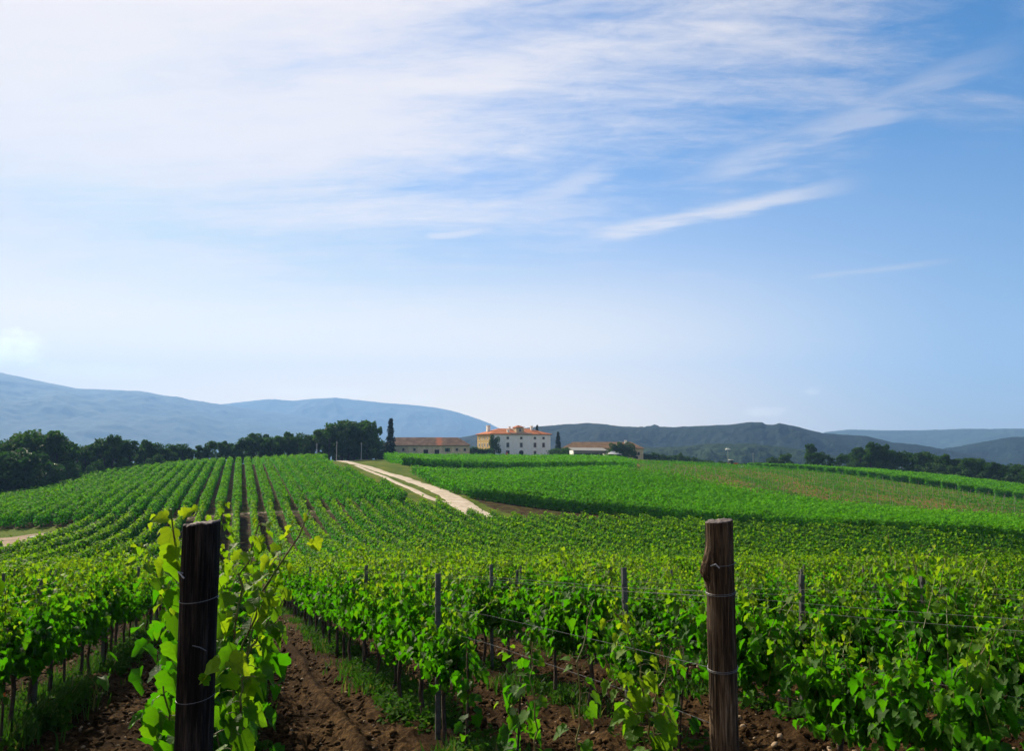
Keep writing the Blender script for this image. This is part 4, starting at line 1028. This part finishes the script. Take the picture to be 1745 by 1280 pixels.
# ------------------------------------------------------------------ trees
def tree_meshes(seed, kind):
    r = np.random.default_rng(seed); tk = MB(); cent = []
    H_ = 10.
    if kind == 'broad':
        tk.tube([(0, 0, -.5), (.1, 0, 1.5), (0, .1, 4), (.1, 0, 6.5)], [.34, .27, .2, .1], 7)
        for i in range(7):
            a = r.random()*2*PI; z = r.uniform(2.2, 5.5); L = r.uniform(1.6, 2.8)
            e = (math.cos(a)*L, math.sin(a)*L, z+r.uniform(1, 2.4)); tk.tube([(0, 0, z), (e[0]*.5, e[1]*.5, z+.6), e], [.1, .07, .03], 5)
        for i in range(19):
            a = r.random()*2*PI; z = r.uniform(2.0, 9.3); w_ = 3.4*math.sqrt(max(.05, 1-((z-5.0)/5.2)**2)); q = r.random()**.5*w_
            cent.append((math.cos(a)*q, math.sin(a)*q, z, r.uniform(.55, 1.5)))
        cs, n, m = .36, 165, M['tree_leaf']
    elif kind == 'pine':
        tk.tube([(0, 0, -.5), (.15, 0, 3), (.05, .1, 6), (.1, 0, 9)], [.26, .2, .15, .06], 7)
        for i in range(17):
            z = r.uniform(5.0, 9.4); a = r.random()*2*PI; q = r.uniform(.3, 2.4)*math.sqrt(max(.1, 1-((z-7.2)/3)**2))
            e = (math.cos(a)*q, math.sin(a)*q, z); tk.tube([(0.08, 0, z-1.), (e[0]*.6, e[1]*.6, z-.3), e], [.07, .05, .02], 4)
            cent.append((*e, r.uniform(.55, 1.15)))
        cs, n, m = .36, 130, M['tree_leaf']
    elif kind == 'cypress':
        tk.tube([(0, 0, -.5), (0, 0, 3), (0, 0, 9.)], [.22, .14, .04], 7)
        for i in range(150):
            z = r.uniform(.5, 9.6)**1.; w_ = 1.25*(1-z/10.1)**.8*min(1, .6+z/2.5); a = r.random()*2*PI; q = r.random()**.5*w_*.8
            cent.append((math.cos(a)*q, math.sin(a)*q, z, .14+.30*w_/1.25))
        cs, n, m = .2, 40, M['cypress_leaf']
    else:  # bush
        for i in range(3): tk.tube([(0, 0, -.3), (r.normal()*.5, r.normal()*.5, 2.5)], [.12, .04], 5)
        for i in range(22):
            a = r.random()*2*PI; z = r.uniform(.8, 7.); w_ = 3.6*math.sqrt(max(.05, 1-((z-3)/4.6)**2)); q = r.random()**.5*w_
            cent.append((math.cos(a)*q, math.sin(a)*q, z, r.uniform(.9, 1.5)))
        cs, n, m = .42, 150, M['bush_leaf']
    cent = np.array(cent); idx = np.repeat(np.arange(len(cent)), n); N = len(idx)
    d = unit(r.normal(size=(N, 3))); rad = cent[idx, 3]*(.45+.6*r.random(N)**.5)*(1+.25*r.normal(size=N)*.5)
    pos = cent[idx, :3]+d*rad[:, None]*np.array((1, 1, .8))
    if kind == 'cypress': pos[:, 2] = np.minimum(pos[:, 2], 10.2)
    pos[:, 2] = np.maximum(pos[:, 2], .3)
    yd = d+r.normal(size=(N, 3))*.6; nn = d*.7+r.normal(size=(N, 3))*.5; nn[:, 2] += .5
    cl = r.random(len(cent))
    t = np.c_[np.clip(.5*cl[idx]+.5*r.random(N), 0, 1), np.clip((cl[idx]-.7)*1.5, 0, 1)]
    V, F, T = leaves(pos, yd, nn, cs*r.uniform(.6, 1.3, N), t, MT, MTF)
    return tk.mesh('trunk', M['tree_bark'], True), nmesh('crown', V, quads=F, tint=T, mats=[m])
TV = {k: [tree_meshes(s*10+i, k) for i in range(n)] for s, (k, n) in enumerate((('broad', 4), ('pine', 4), ('cypress', 2), ('bush', 3)))}
def tree(kind, x, y, h, label, group, name=None, wx=1., var=None, z=None, rz=None):
    v = TV[kind][var if var is not None else random.randrange(len(TV[kind]))]
    nm_ = name or {'broad': 'broadleaf_tree', 'pine': 'pine_tree', 'cypress': 'cypress_tree', 'bush': 'bush'}[kind]
    o = empty(nm_, (x, y, (H1(x, y) if z is None else z)-.1), random.uniform(0, 6) if rz is None else rz)
    k = h/(10. if kind != 'bush' else 7.8); o.scale = (k*wx, k*wx, k)
    tag(o, label, 'bush' if kind == 'bush' else 'tree', group)
    link('trunk', v[0], o); link('crown', v[1], o); return o
def tree_px(kind, px_, top, Z, label, group, wx=1., minh=4., **kw):
    x, y, zt = P(px_, top, Z); zb = H1(x, y); return tree(kind, x, y, max(minh, zt-zb+.1), label, group, wx=wx, **kw)
# left wood: silhouette (pixel x, top, distance, kind)
sil = [(-60, 752, 170), (0, 757, 172), (30, 748, 176), (70, 738, 180), (100, 748, 184), (140, 756, 190), (165, 752, 192), (195, 744, 196), (240, 757, 200), (300, 753, 210),
       (360, 758, 222), (400, 755, 228), (430, 745, 232), (470, 737, 236), (520, 737, 242), (560, 724, 246), (590, 723, 250), (625, 718, 262), (640, 716, 266)]
sx_, st_, sz_ = map(np.array, zip(*sil))
rt = random.Random(3); n = 0
xx = -110.
spots = []
while xx < 618:
    Zb = float(np.interp(xx, sx_, sz_)); tp = float(np.interp(xx, sx_, st_)); spots.append((xx, tp+rt.uniform(-7, 9), Zb+rt.uniform(-3, 6), rt.choice(['broad', 'broad', 'pine', 'broad']), 'front')); xx += rt.uniform(9, 17)*(190/Zb)
xx = -110.
while xx < 606:
    Zb = float(np.interp(xx, sx_, sz_)); tp = float(np.interp(xx, sx_, st_)); spots.append((xx, tp+rt.uniform(4, 16), Zb+rt.uniform(12, 26), 'broad', 'back')); xx += rt.uniform(16, 26)
specials = {0: 'tall broadleaf tree'}
nearw = 'trees of the dark wood on the left'
def third(px_): return 'far left end' if px_ < 120 else ('left part' if px_ < 260 else ('middle part' if px_ < 420 else ('right part' if px_ < 560 else 'end by the farm buildings')))
nth = {}
for i, (px_, tp, Zb, kd, ln) in enumerate(spots):
    key = (kd, ln, third(px_)); nth[key] = nth.get(key, 0)+1
    desc = {'broad': 'dark broadleaf tree', 'pine': 'dark high-crowned pine'}[kd]
    tree_px(kd, px_, tp, Zb, '%s, %s in %s line, %s of left wood' % (desc.replace(' tree', '') if ln == 'back' else desc, ordn(nth[key]), ln, third(px_).replace('end by the farm buildings', 'farm end').replace('end by the farm', 'farm end')), 'dark %s trees, %s of the left wood' % (kd, third(px_)), wx=rt.uniform(.85, 1.25), var=None)
tree_px('pine', 195, 742, 192, 'lone forked pine standing above the left wood', 'single trees', wx=.9, var=1)
tree_px('broad', 74, 736, 176, 'tallest round crowned tree at the far left end of the wood', 'single trees', wx=1.2, var=0)
tree_px('broad', 100, 745, 178, 'dark round tree beside the tallest tree of the far left', 'single trees', wx=1.1, var=2)
tree_px('broad', 626, 716, 262, 'tall dark tree just left of the pointed cypress', 'single trees', wx=.8, var=1)
tree_px('broad', 641, 716, 268, 'slimmer dark tree between the tall dark tree and the cypress', 'single trees', wx=.42, var=3)
# lighter bushes in front at the far left
for i, (px_, tp, Zb, wx) in enumerate([(-40, 765, 150, 1.3), (15, 768, 155, 1.3), (55, 772, 158, 1.2), (85, 785, 162, 1.0), (120, 790, 170, .9), (165, 786, 180, .9), (215, 783, 190, .9), (265, 780, 196, .9)]):
    wh = ['leftmost', 'second', 'third', 'fourth', 'fifth', 'sixth', 'seventh', 'rightmost'][i]
    if i == 0: wh = 'outermost'
    tree_px('bush', px_, tp, Zb, 'rounded green bush below the left wood, %s from the left edge' % wh, 'green bushes before the left wood', wx=wx)
for px_, tp, wx, lab in ((612, 748, 1.0, 'low green bush under the tall trees, nearest the white road'), (632, 745, .9, 'low green bush left of the small white gate pillar'), (652, 750, .8, 'low green bush at the foot of the tall cypress'), (662, 757, .7, 'smallest green bush, against the end of the long farmhouse')):
    tree_px('bush', px_, tp, 290, lab, 'single trees', wx=wx, minh=3)
# right wood
silr = [(1310, 777, 292), (1332, 773, 292), (1378, 763, 290), (1400, 777, 286), (1430, 775, 284), (1455, 770, 280), (1483, 762, 276), (1503, 764, 272), (1525, 770, 270), (1560, 776, 264), (1600, 774, 258),
        (1640, 783, 250), (1680, 787, 246), (1720, 790, 240), (1760, 788, 236), (1830, 790, 225)]
rx_, rt_, rz_ = map(np.array, zip(*silr))
def part_r(px_): return 'left end' if px_ < 1470 else ('middle' if px_ < 1600 else 'right end')
nth = {}
xx = 1385.
while xx < 1830:
    Zb = float(np.interp(xx, rx_, rz_)); tp = float(np.interp(xx, rx_, rt_)); kd = rt.choice(['pine', 'pine', 'broad'])
    desc = {'broad': 'dark broadleaf tree', 'pine': 'dark flat-topped pine'}[kd]
    tree_px(kd, xx, tp+rt.uniform(-5, 5), Zb+rt.uniform(-2, 8), '%s, %s of its kind from the left, %s of the right wood' % (desc, ordn(nth.setdefault((kd, part_r(xx)), []).append(1) or len(nth[(kd, part_r(xx))])), part_r(xx)), 'dark %s trees, %s of the right wood' % (kd, part_r(xx)), wx=rt.uniform(.85, 1.2)); xx += rt.uniform(8, 14)
xx = 1390.
while xx < 1830:
    Zb = float(np.interp(xx, rx_, rz_)); tp = float(np.interp(xx, rx_, rt_))
    tree_px('bush', xx, tp+rt.uniform(14, 22), Zb-2, 'low dark bush under the pines, %s from left, %s of right wood' % (ordn(nth.setdefault(('u', part_r(xx)), []).append(1) or len(nth[('u', part_r(xx))])), part_r(xx)), 'undergrowth bushes, %s of the right wood' % part_r(xx), wx=1.1, minh=3); xx += rt.uniform(16, 24)
for px_, tp, kd, lab, wx in ((1379, 757, 'pine', 'single pine standing clear at the left end of the right wood', .9), (1483, 754, 'pine', 'tallest pine of the right wood, high round crown', 1.), (1502, 757, 'pine', 'second tall pine just right of the tallest one', 1.), (1312, 779, 'bush', 'left one of two dark round bushes by the tall metal pole', 1.), (1336, 774, 'bush', 'right, larger one of two dark round bushes by the tall metal pole', 1.2)):
    tree_px(kd, px_, tp, 288 if px_ < 1400 else 272, lab, 'single trees', wx=wx, minh=3)
tree_px('cypress', 666, 711, 285, 'tall pointed cypress at the left end of the long farmhouse', 'cypresses', wx=1.25, var=0)
tree_px('cypress', 951, 735, 352, 'pointed cypress between the white villa and the right barn', 'cypresses', wx=1.25, var=1)
tree_px('cypress', 915, 723, 385, 'dark cypress tip rising behind the orange villa roof', 'cypresses', wx=.9, var=0)

# ------------------------------------------------------------------ buildings
def hip_roof(x0, x1, y0, y1, z, h, inset, ov=.5, th=.16):
    m = MB(); X0, X1, Y0, Y1 = x0-ov, x1+ov, y0-ov, y1+ov; ym = (Y0+Y1)/2
    m.add([(X0, Y0, z), (X1, Y0, z), (X1, Y1, z), (X0, Y1, z), (X0+inset, ym, z+h), (X1-inset, ym, z+h), (X0, Y0, z-th), (X1, Y0, z-th), (X1, Y1, z-th), (X0, Y1, z-th)],
          [(0, 1, 5, 4), (1, 2, 5), (2, 3, 4, 5), (3, 0, 4), (6, 7, 1, 0), (7, 8, 2, 1), (8, 9, 3, 2), (9, 6, 0, 3), (9, 8, 7, 6)])
    return m
def opening(root, x, z, w_, h, y, face='front', name='window', glass=True, frame=True, shutter=None, arch=False, fm=None, x_is='x'):
    """window or door set in a wall plane; frame proud of wall, dark pane inside the frame"""
    def bx(m, a0, a1, d0, d1, z0, z1):
        if face == 'front': m.box(a0, a1, y-d1, y-d0, z0, z1)
        else: m.box(y-d1, y-d0, a0, a1, z0, z1)      # left side wall: x = y plane, a runs along local y
    m = MB(); t = .14
    if frame:
        bx(m, x-w_/2-t, x-w_/2, -.05, .06, z-t, z+h+t); bx(m, x+w_/2, x+w_/2+t, -.05, .06, z-t, z+h+t); bx(m, x-w_/2, x+w_/2, -.05, .06, z+h, z+h+t); bx(m, x-w_/2, x+w_/2, -.05, .09, z-t, z)
    o = m.build(name, fm or M['trim'], root)
    m = MB()
    if arch:
        n = 10; poly = [(x-w_/2, z), (x+w_/2, z)]+[(x+w_/2*math.cos(PI*i/n), z+h-w_/2+w_/2*math.sin(PI*i/n)) for i in range(n+1)]
        m.prism(poly, y-.02, y+.02)
    else: bx(m, x-w_/2, x+w_/2, -.04, .015, z, z+h)
    m.build('pane' if name == 'window' else 'leaf', M['glass'] if glass else M['dark_inside'], o)
    if shutter:
        s = MB(); bx(s, x-w_/2-.45, x-w_/2-.02, .062, .10, z, z+h); bx(s, x+w_/2+.02, x+w_/2+.45, .062, .10, z, z+h); s.build('shutter', shutter, o)
    return o
# --- long farmhouse on the left of the hilltop
bx_, by_ = P(655, 770, 292)[:2]; bz = H1(*P(700, 770, 298)[:2])
zb1 = P(720, 776, 300)[2]
fh = empty('farmhouse', (bx_, by_, zb1), R(7)); tag(fh, 'long low stone farmhouse with a brown tiled roof, one orange patch', 'house')
W1 = 31.5
MB().box(0, W1, 0, 9.5, -3, 3.6).build('wall', M['stone_wall'], fh)
hip_roof(0, W1, 0, 9.5, 3.72, 3.0, 4.6).build('roof', M['old_roof'], fh)
MB().box(.0, W1, -.12, -.003, 3.38, 3.55).build('cornice', M['trim'], fh)
for x in (3.0, 7.2, 11.3, 27.0, 30.0): opening(fh, x-.3, 1.6, .9, 1.0, 0)
opening(fh, 23.2, 1.3, 1.0, 1.4, 0, shutter=M['green_shutter'])
for x in (15.2, 19.3): opening(fh, x, -.2, 1.7, 2.3, 0, name='door', glass=False)
opening(fh, 5., 1.3, .9, 1.1, 0, face='side')
mb = MB().box(0, .5, 0, .5, -.5, 2.0); mb.box(-.08, .58, -.08, .58, 2.0, 2.15); 
gp = mb.build('gate_pillar', M['shed_wall']); gp.location = (P(642, 770, 290)[0], 290, P(642, 780, 290)[2]); tag(gp, 'small white gate pillar left of the long stone farmhouse', 'pillar')
# --- villa
vx, vy = P(836, 770, 338)[:2]; zv = P(885, 777, 342)[2]
vl = empty('villa', (vx, vy, zv), R(24)); tag(vl, 'three storey whitish villa with orange hipped roof and ochre left side', 'house')
WV, DV, HV = 28.6, 15.5, 9.3
MB().box(0, WV, 0, DV, -4, HV).build('wall', M['white_wall'], vl)
MB().box(-.06, -.003, 0, DV, -4, HV-.02).build('side_wall', M['ochre_wall'], vl)
vr = hip_roof(0, WV, 0, DV, HV+.15, 2.5, 7.6, .7).build('roof', M['orange_roof'], vl)
def chimney(x, y, z, h, par, w_=.9, cap=M['orange_roof']):
    c = MB().box(x-w_/2, x+w_/2, y-w_/2, y+w_/2, z, z+h).box(x-w_/2-.12, x+w_/2+.12, y-w_/2-.12, y+w_/2+.12, z+h, z+h+.2).build('chimney', M['white_wall'], par)
    return c
chimney(2.6, 9., HV+1.2, 2.6, vr, 1.4); chimney(22.2, 6., HV+1.4, 2.3, vr, .9); chimney(9.0, 2.0, HV+.4, 1.5, vr, .9); chimney(12., 7.2, HV+1.9, 1.4, vr, .8)
# roof turret over the middle of the front
dm = MB().box(12.6, 16.2, 1.2, 5.0, HV+.3, HV+3.1).build('dormer', M['cream_wall'], vl)
hip_roof(12.6, 16.2, 1.2, 5.0, HV+3.1, .9, 1.8, .3).build('dormer_roof', M['orange_roof'], dm)
opening(dm, 14.4, HV+1.2, .9, 1.2, 1.2)
MB().box(9.2, 19.4, -.55, -.3, HV-.1, HV+.55).build('parapet', M['trim'], vl)
MB().box(0, WV, -.18, -.003, HV-.35, HV-.1).build('cornice', M['trim'], vl)
for x in (8.0, 14.4, 21.0, 25.2):
    opening(vl, x, 7.2, 1.0, .95, 0, glass=True)
    opening(vl, x, 3.7, 1.15, 1.9, 0)
for x in (21.0,): opening(vl, x, .6, 1.1, 1.4, 0)
opening(vl, 8.0, -.2, 1.5, 2.4, 0, name='door', glass=False)
opening(vl, 14.4, -1.0, 2.2, 3.4, 0, name='door', glass=False, frame=False, arch=True)
for yv in (3.2, 6.4, 9.6, 12.8):
    for zz_, hh_ in ((7.0, 1.0), (3.8, 1.6), (.8, 1.4)): opening(vl, yv, zz_, .9, hh_, -.06, face='side', fm=M['white_wall'])
t_ = tree_px('bush', 843, 741, 334, 'tall dark rounded tree covering the front corner of the villa', 'single trees', wx=.52, minh=8)
sx0, sy0 = P(864, 775, 333)[:2]
rb = empty('red_umbrella', (sx0, sy0, P(864, 779, 333)[2])); tag(rb, 'small closed red parasol before the villa door', 'parasol')
MB().tube([(0, 0, 0), (0, 0, 2.1)], .05, 6).build('pole', M['pole_grey'], rb)
MB().tube([(0, 0, .9), (0, 0, 1.5), (0, 0, 2.2)], [.75, .45, .04], 8).build('canopy', M['red_paint'], rb)
# garden hedge and terrace wall between the buildings
def hedge(name, p0, p1, h, wd, label, seed, m=M['tree_leaf']):
    r = np.random.default_rng(seed); p0 = np.array(p0); p1 = np.array(p1); L = np.linalg.norm(p1-p0); N = int(L*h*90)
    t = r.random(N); x = p0[0]+(p1-p0)[0]*t+r.normal(size=N)*wd*.35; y = p0[1]+(p1-p0)[1]*t+r.normal(size=N)*wd*.35
    z = r.random(N)*h*(1+.25*fbm(t*L/2.5, t*0, 3, seed)*2); pos = np.c_[x, y, H(x, y)+z]
    V, F, T = leaves(pos, r.normal(size=(N, 3)), np.c_[r.normal(size=(N, 2)), r.random(N)+.4], r.uniform(.2, .45, N), np.c_[r.random(N), np.zeros(N)], MT, MTF)
    tag(link(name, nmesh(name, V, quads=F, tint=T, mats=[m])), label, 'hedge')
hedge('hedge', P(796, 775, 318)[:2], P(838, 775, 326)[:2], 3.0, 1.4, 'dark clipped hedge between the stone farmhouse and the villa', 3)
hedge('hedge', P(938, 775, 330)[:2], P(978, 775, 312)[:2], 3.2, 1.6, 'dark hedge between the villa and the white shed', 4)
hedge('hedge', P(1095, 782, 330)[:2], P(1215, 786, 330)[:2], 2.6, 1.8, 'low dark hedge running right from the barn', 5)
hedge('hedge', P(1225, 793, 318)[:2], P(1300, 795, 305)[:2], 1.8, 1.2, 'low dark hedge behind the red tractor', 6)
for i, (px_, tp) in enumerate(((1130, 776), (1158, 772), (1181, 781))):
    tree_px('bush', px_, tp, 322, ['leftmost small round bush right of the barn', 'middle and tallest small round bush right of the barn', 'rightmost small round bush right of the barn'][i], 'round bushes right of the barn', wx=.8, minh=3)
# --- barn on the right
bx3, by3 = P(958, 775, 330)[:2]; z3 = P(1010, 784, 325)[2]
bn = empty('barn', (bx3, by3, z3), R(-4)); tag(bn, 'long beige farm building with a tan tiled roof behind the white shed', 'house')
W3 = 33.5
MB().box(0, W3, 0, 10, -4, 4.6).build('wall', M['cream_wall'], bn)
br = hip_roof(0, W3, 0, 10, 4.72, 2.7, 5.2, .6).build('roof', M['tan_roof'], bn)
chimney(26.6, 4., 6.0, 1.9, br, .9)
for x in (29.0, 31.6): opening(bn, x, 1.9, .9, 1.3, 0)
opening(bn, 27.0, 1.9, .9, 1.3, 0)
for x in (3.2, 6.): opening(bn, x-1., 1.9, .8, 1.2, 0)
opening(bn, 30.4, -.6, 1.8, 2.1, 0, name='door', glass=False)
# --- white open shed
sx1, sy1 = P(977, 780, 306)[:2]; zs = P(990, 785, 306)[2]
sh_ = empty('open_shed', (sx1, sy1, zs), R(8)); tag(sh_, 'white open fronted shed with a dark interior and pale sloping roof', 'shed')
MB().box(0, .3, 0, 7, -1.5, 3.9).box(13.2, 13.45, .2, 7, -1.5, 3.4).build('side_wall', M['shed_wall'], sh_)
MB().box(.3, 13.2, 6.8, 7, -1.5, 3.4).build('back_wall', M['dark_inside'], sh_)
MB().box(.3, 13.2, .02, .25, 2.7, 3.7).build('fascia', M['concrete'], sh_)
MB().add([(-.2, -.5, 3.95), (13.7, -.5, 3.75), (13.7, 7.3, 4.85), (-.2, 7.3, 5.0), (-.2, -.5, 3.75), (13.7, -.5, 3.55), (13.7, 7.3, 4.65), (-.2, 7.3, 4.8)], [(0, 1, 2, 3), (7, 6, 5, 4), (4, 5, 1, 0), (5, 6, 2, 1), (6, 7, 3, 2), (7, 4, 0, 3)]).build('roof', M['concrete'], sh_)
for x in (3.6, 7.0, 10.2): MB().box(x, x+.2, .0, .2, -1.5, 2.7).build('post', M['pole_grey'], sh_)
# --- white marquee and van right of the shed
tx_, ty_ = P(1037, 780, 300)[:2]; zt_ = P(1045, 786, 300)[2]
mq = empty('marquee', (tx_, ty_, zt_), R(0)); tag(mq, 'white canopy tent beside the open shed', 'tent')
MB().add([(0, 0, 2.7), (5.2, 0, 2.5), (5.2, 4, 2.5), (0, 4, 2.7), (1.4, 2, 3.7), (3.8, 2, 3.5)], [(0, 1, 5, 4), (1, 2, 5), (2, 3, 4, 5), (3, 0, 4), (3, 2, 1, 0)]).build('canopy', M['canvas'], mq)
for x in (.05, 5.1):
    for y in (.05, 3.9): MB().tube([(x, y, -.5), (x, y, 2.6)], .05, 6).build('pole', M['pole_grey'], mq)
def vehicle(name, px_, py_, Z, rz, col, label, cat, L=4.2, Wd=1.75, Hh=1.5):
    x, y, _ = P(px_, py_, Z); o = empty(name, (x, y, P(px_, py_, Z)[2]), rz); tag(o, label, cat)
    prof = [(-L/2, .35), (-L/2, .85), (-L*.42, .95), (-L*.22, Hh*.93), (L*.12, Hh), (L*.30, .98), (L*.48, .82), (L/2, .6), (L/2, .35)]
    MB().prism(prof, -Wd/2, Wd/2).build('body', col, o)
    gp_ = [(-L*.36, .97), (-L*.21, Hh*.88), (L*.11, Hh*.93), (L*.25, .99)]
    MB().prism(gp_, -Wd/2-.01, Wd/2+.01).build('window', M['glass'], o)
    for sx__ in (-L*.31, L*.31):
        for sy__ in (-Wd/2, Wd/2-.2):
            wm = MB(); pts = [(sx__, sy__, .33), (sx__, sy__+.2, .33)]; wm.tube(pts, .33, 14); wm.build('wheel', M['rubber'], o)
    return o
vehicle('parked_car', 1043, 787, 293, R(8), M['white_paint'], 'white parked car half hidden in front of the shed and round trees', 'car')
vehicle('parked_car', 1013, 783, 302, R(80), M['white_paint'], 'pale parked car inside the open shed', 'car')
tree_px('bush', 1052, 753, 303, 'left one of two round dark trees before the barn', 'single trees', wx=1.0, var=1)
tree_px('bush', 1068, 755, 305, 'right one of two round dark trees before the barn', 'single trees', wx=1.05, var=2)
# --- tractor with white trailers, light mast, pole
x, y, z = P(1249, 796, 300)
tr_ = empty('tractor', (x, y, z), R(15)); tag(tr_, 'small red tractor at the top edge of the brown field', 'tractor')
MB().box(-.3, 2.0, -.45, .45, .7, 1.5).box(-1.5, -.3, -.7, .7, .8, 1.3).build('body', M['red_paint'], tr_)
MB().box(-1.5, -.1, -.75, .75, 2.6, 2.75).build('roof', M['white_paint'], tr_)
MB().box(-1.4, -.2, -.68, .68, 1.3, 2.6).build('cab', M['glass'], tr_)
for (wx_, r0) in ((-1.0, .85), (1.5, .5)):
    for sy_ in (-1.05, .65): MB().tube([(wx_, sy_, r0), (wx_, sy_+.4, r0)], r0, 16).build('wheel', M['rubber'], tr_)
for px_, lab in ((1230, 'white sheeted pile left of the red tractor'), (1263, 'white sheeted pile right of the red tractor')):
    x, y, z = P(px_, 797, 298)
    o = MB().add([(-2, -.7, 0), (2, -.7, 0), (2, .7, 0), (-2, .7, 0), (-1.7, -.4, .75), (1.4, -.5, .62), (1.6, .4, .7), (-1.5, .45, .8)], [(3, 2, 1, 0), (4, 5, 6, 7), (0, 1, 5, 4), (1, 2, 6, 5), (2, 3, 7, 6), (3, 0, 4, 7)]).build('covered_pile', M['canvas']); o.location = (x, y, z-.1)
    tag(o, lab, 'pile')
x, y, z = P(1241, 796, 305)
lm_ = empty('light_mast', (x, y, z)); tag(lm_, 'slim mast with a white flat head behind the red tractor', 'mast')
MB().tube([(0, 0, -.5), (0, 0, 6.6)], [.09, .06], 8).build('pole', M['pole_grey'], lm_)
MB().box(-.9, .9, -.5, .5, 6.6, 6.85).box(-.5, .5, -.3, .3, 6.85, 7.2).build('head', M['white_paint'], lm_)
x, y, z = P(1284, 798, 300)
pl = empty('lattice_mast', (x, y, z)); tag(pl, 'thin grey metal mast left of the two dark round bushes', 'mast')
m = MB()
for sx__ in (-.25, .25): m.tube([(sx__, 0, -.4), (sx__*.6, 0, 5.8)], .05, 5)
for i in range(9): m.tube([(-.25+.01*i, 0, i*.62), (.25-.01*i, 0, i*.62+.6)], .03, 4)
m.build('frame', M['pole_grey'], pl)
MB().box(-.5, .5, -.08, .08, 5.3, 5.42).build('crossarm', M['pole_grey'], pl)
# --- power poles by the left wood
for px_, tp, Z, lab in ((540, 755, 228, 'leftmost and shortest of three grey poles by the wood'), (574, 752, 224, 'middle grey pole at the top of the white road'), (616, 754, 240, 'rightmost of three grey poles, near the farmhouse')):
    x, y, zt = P(px_, tp, Z); zb = H1(x, y)
    o = empty('utility_pole', (x, y, zb)); tag(o, lab, 'pole', 'grey poles at the top of the white road')
    MB().tube([(0, 0, -.5), (0, 0, zt-zb)], [.12, .08], 8).build('shaft', M['pole_grey'], o)
    MB().box(-.35, .35, -.05, .05, zt-zb-.5, zt-zb-.4).build('crossarm', M['pole_grey'], o)
# --- concrete slab by the left path
x, y, z = P(88, 918, 84)
m = MB().box(-2., 2., -.7, .7, -.2, .42).box(-2.1, 2.1, -.8, .8, .42, .5)
sl = m.build('concrete_trough', M['concrete']); sl.location = (x, y, H1(x, y)+.05); sl.rotation_euler = (0, 0, R(12)); tag(sl, 'low grey concrete block beside the earth path at the left edge', 'block')

# ------------------------------------------------------------------ air
hz = MB().box(-9000, 9000, -600, 9200, -260, 1000)
me = bpy.data.meshes.new('haze'); me.from_pydata(hz.v, [], hz.f)
hm = bpy.data.materials.new('haze'); hm.use_nodes = True; t = hm.node_tree; t.nodes.clear(); g = G(t)
o_ = g.n('ShaderNodeOutputMaterial'); pv = g.n('ShaderNodeVolumePrincipled')
pv.inputs['Color'].default_value = (.28, .53, 1, 1); pv.inputs['Density'].default_value = 1.6e-4; pv.inputs['Anisotropy'].default_value = .15
g.l(pv.outputs[0], o_.inputs['Volume']); me.materials.append(hm)
tag(link('haze', me), 'pale blue haze filling the valley air', 'haze', kind='stuff')
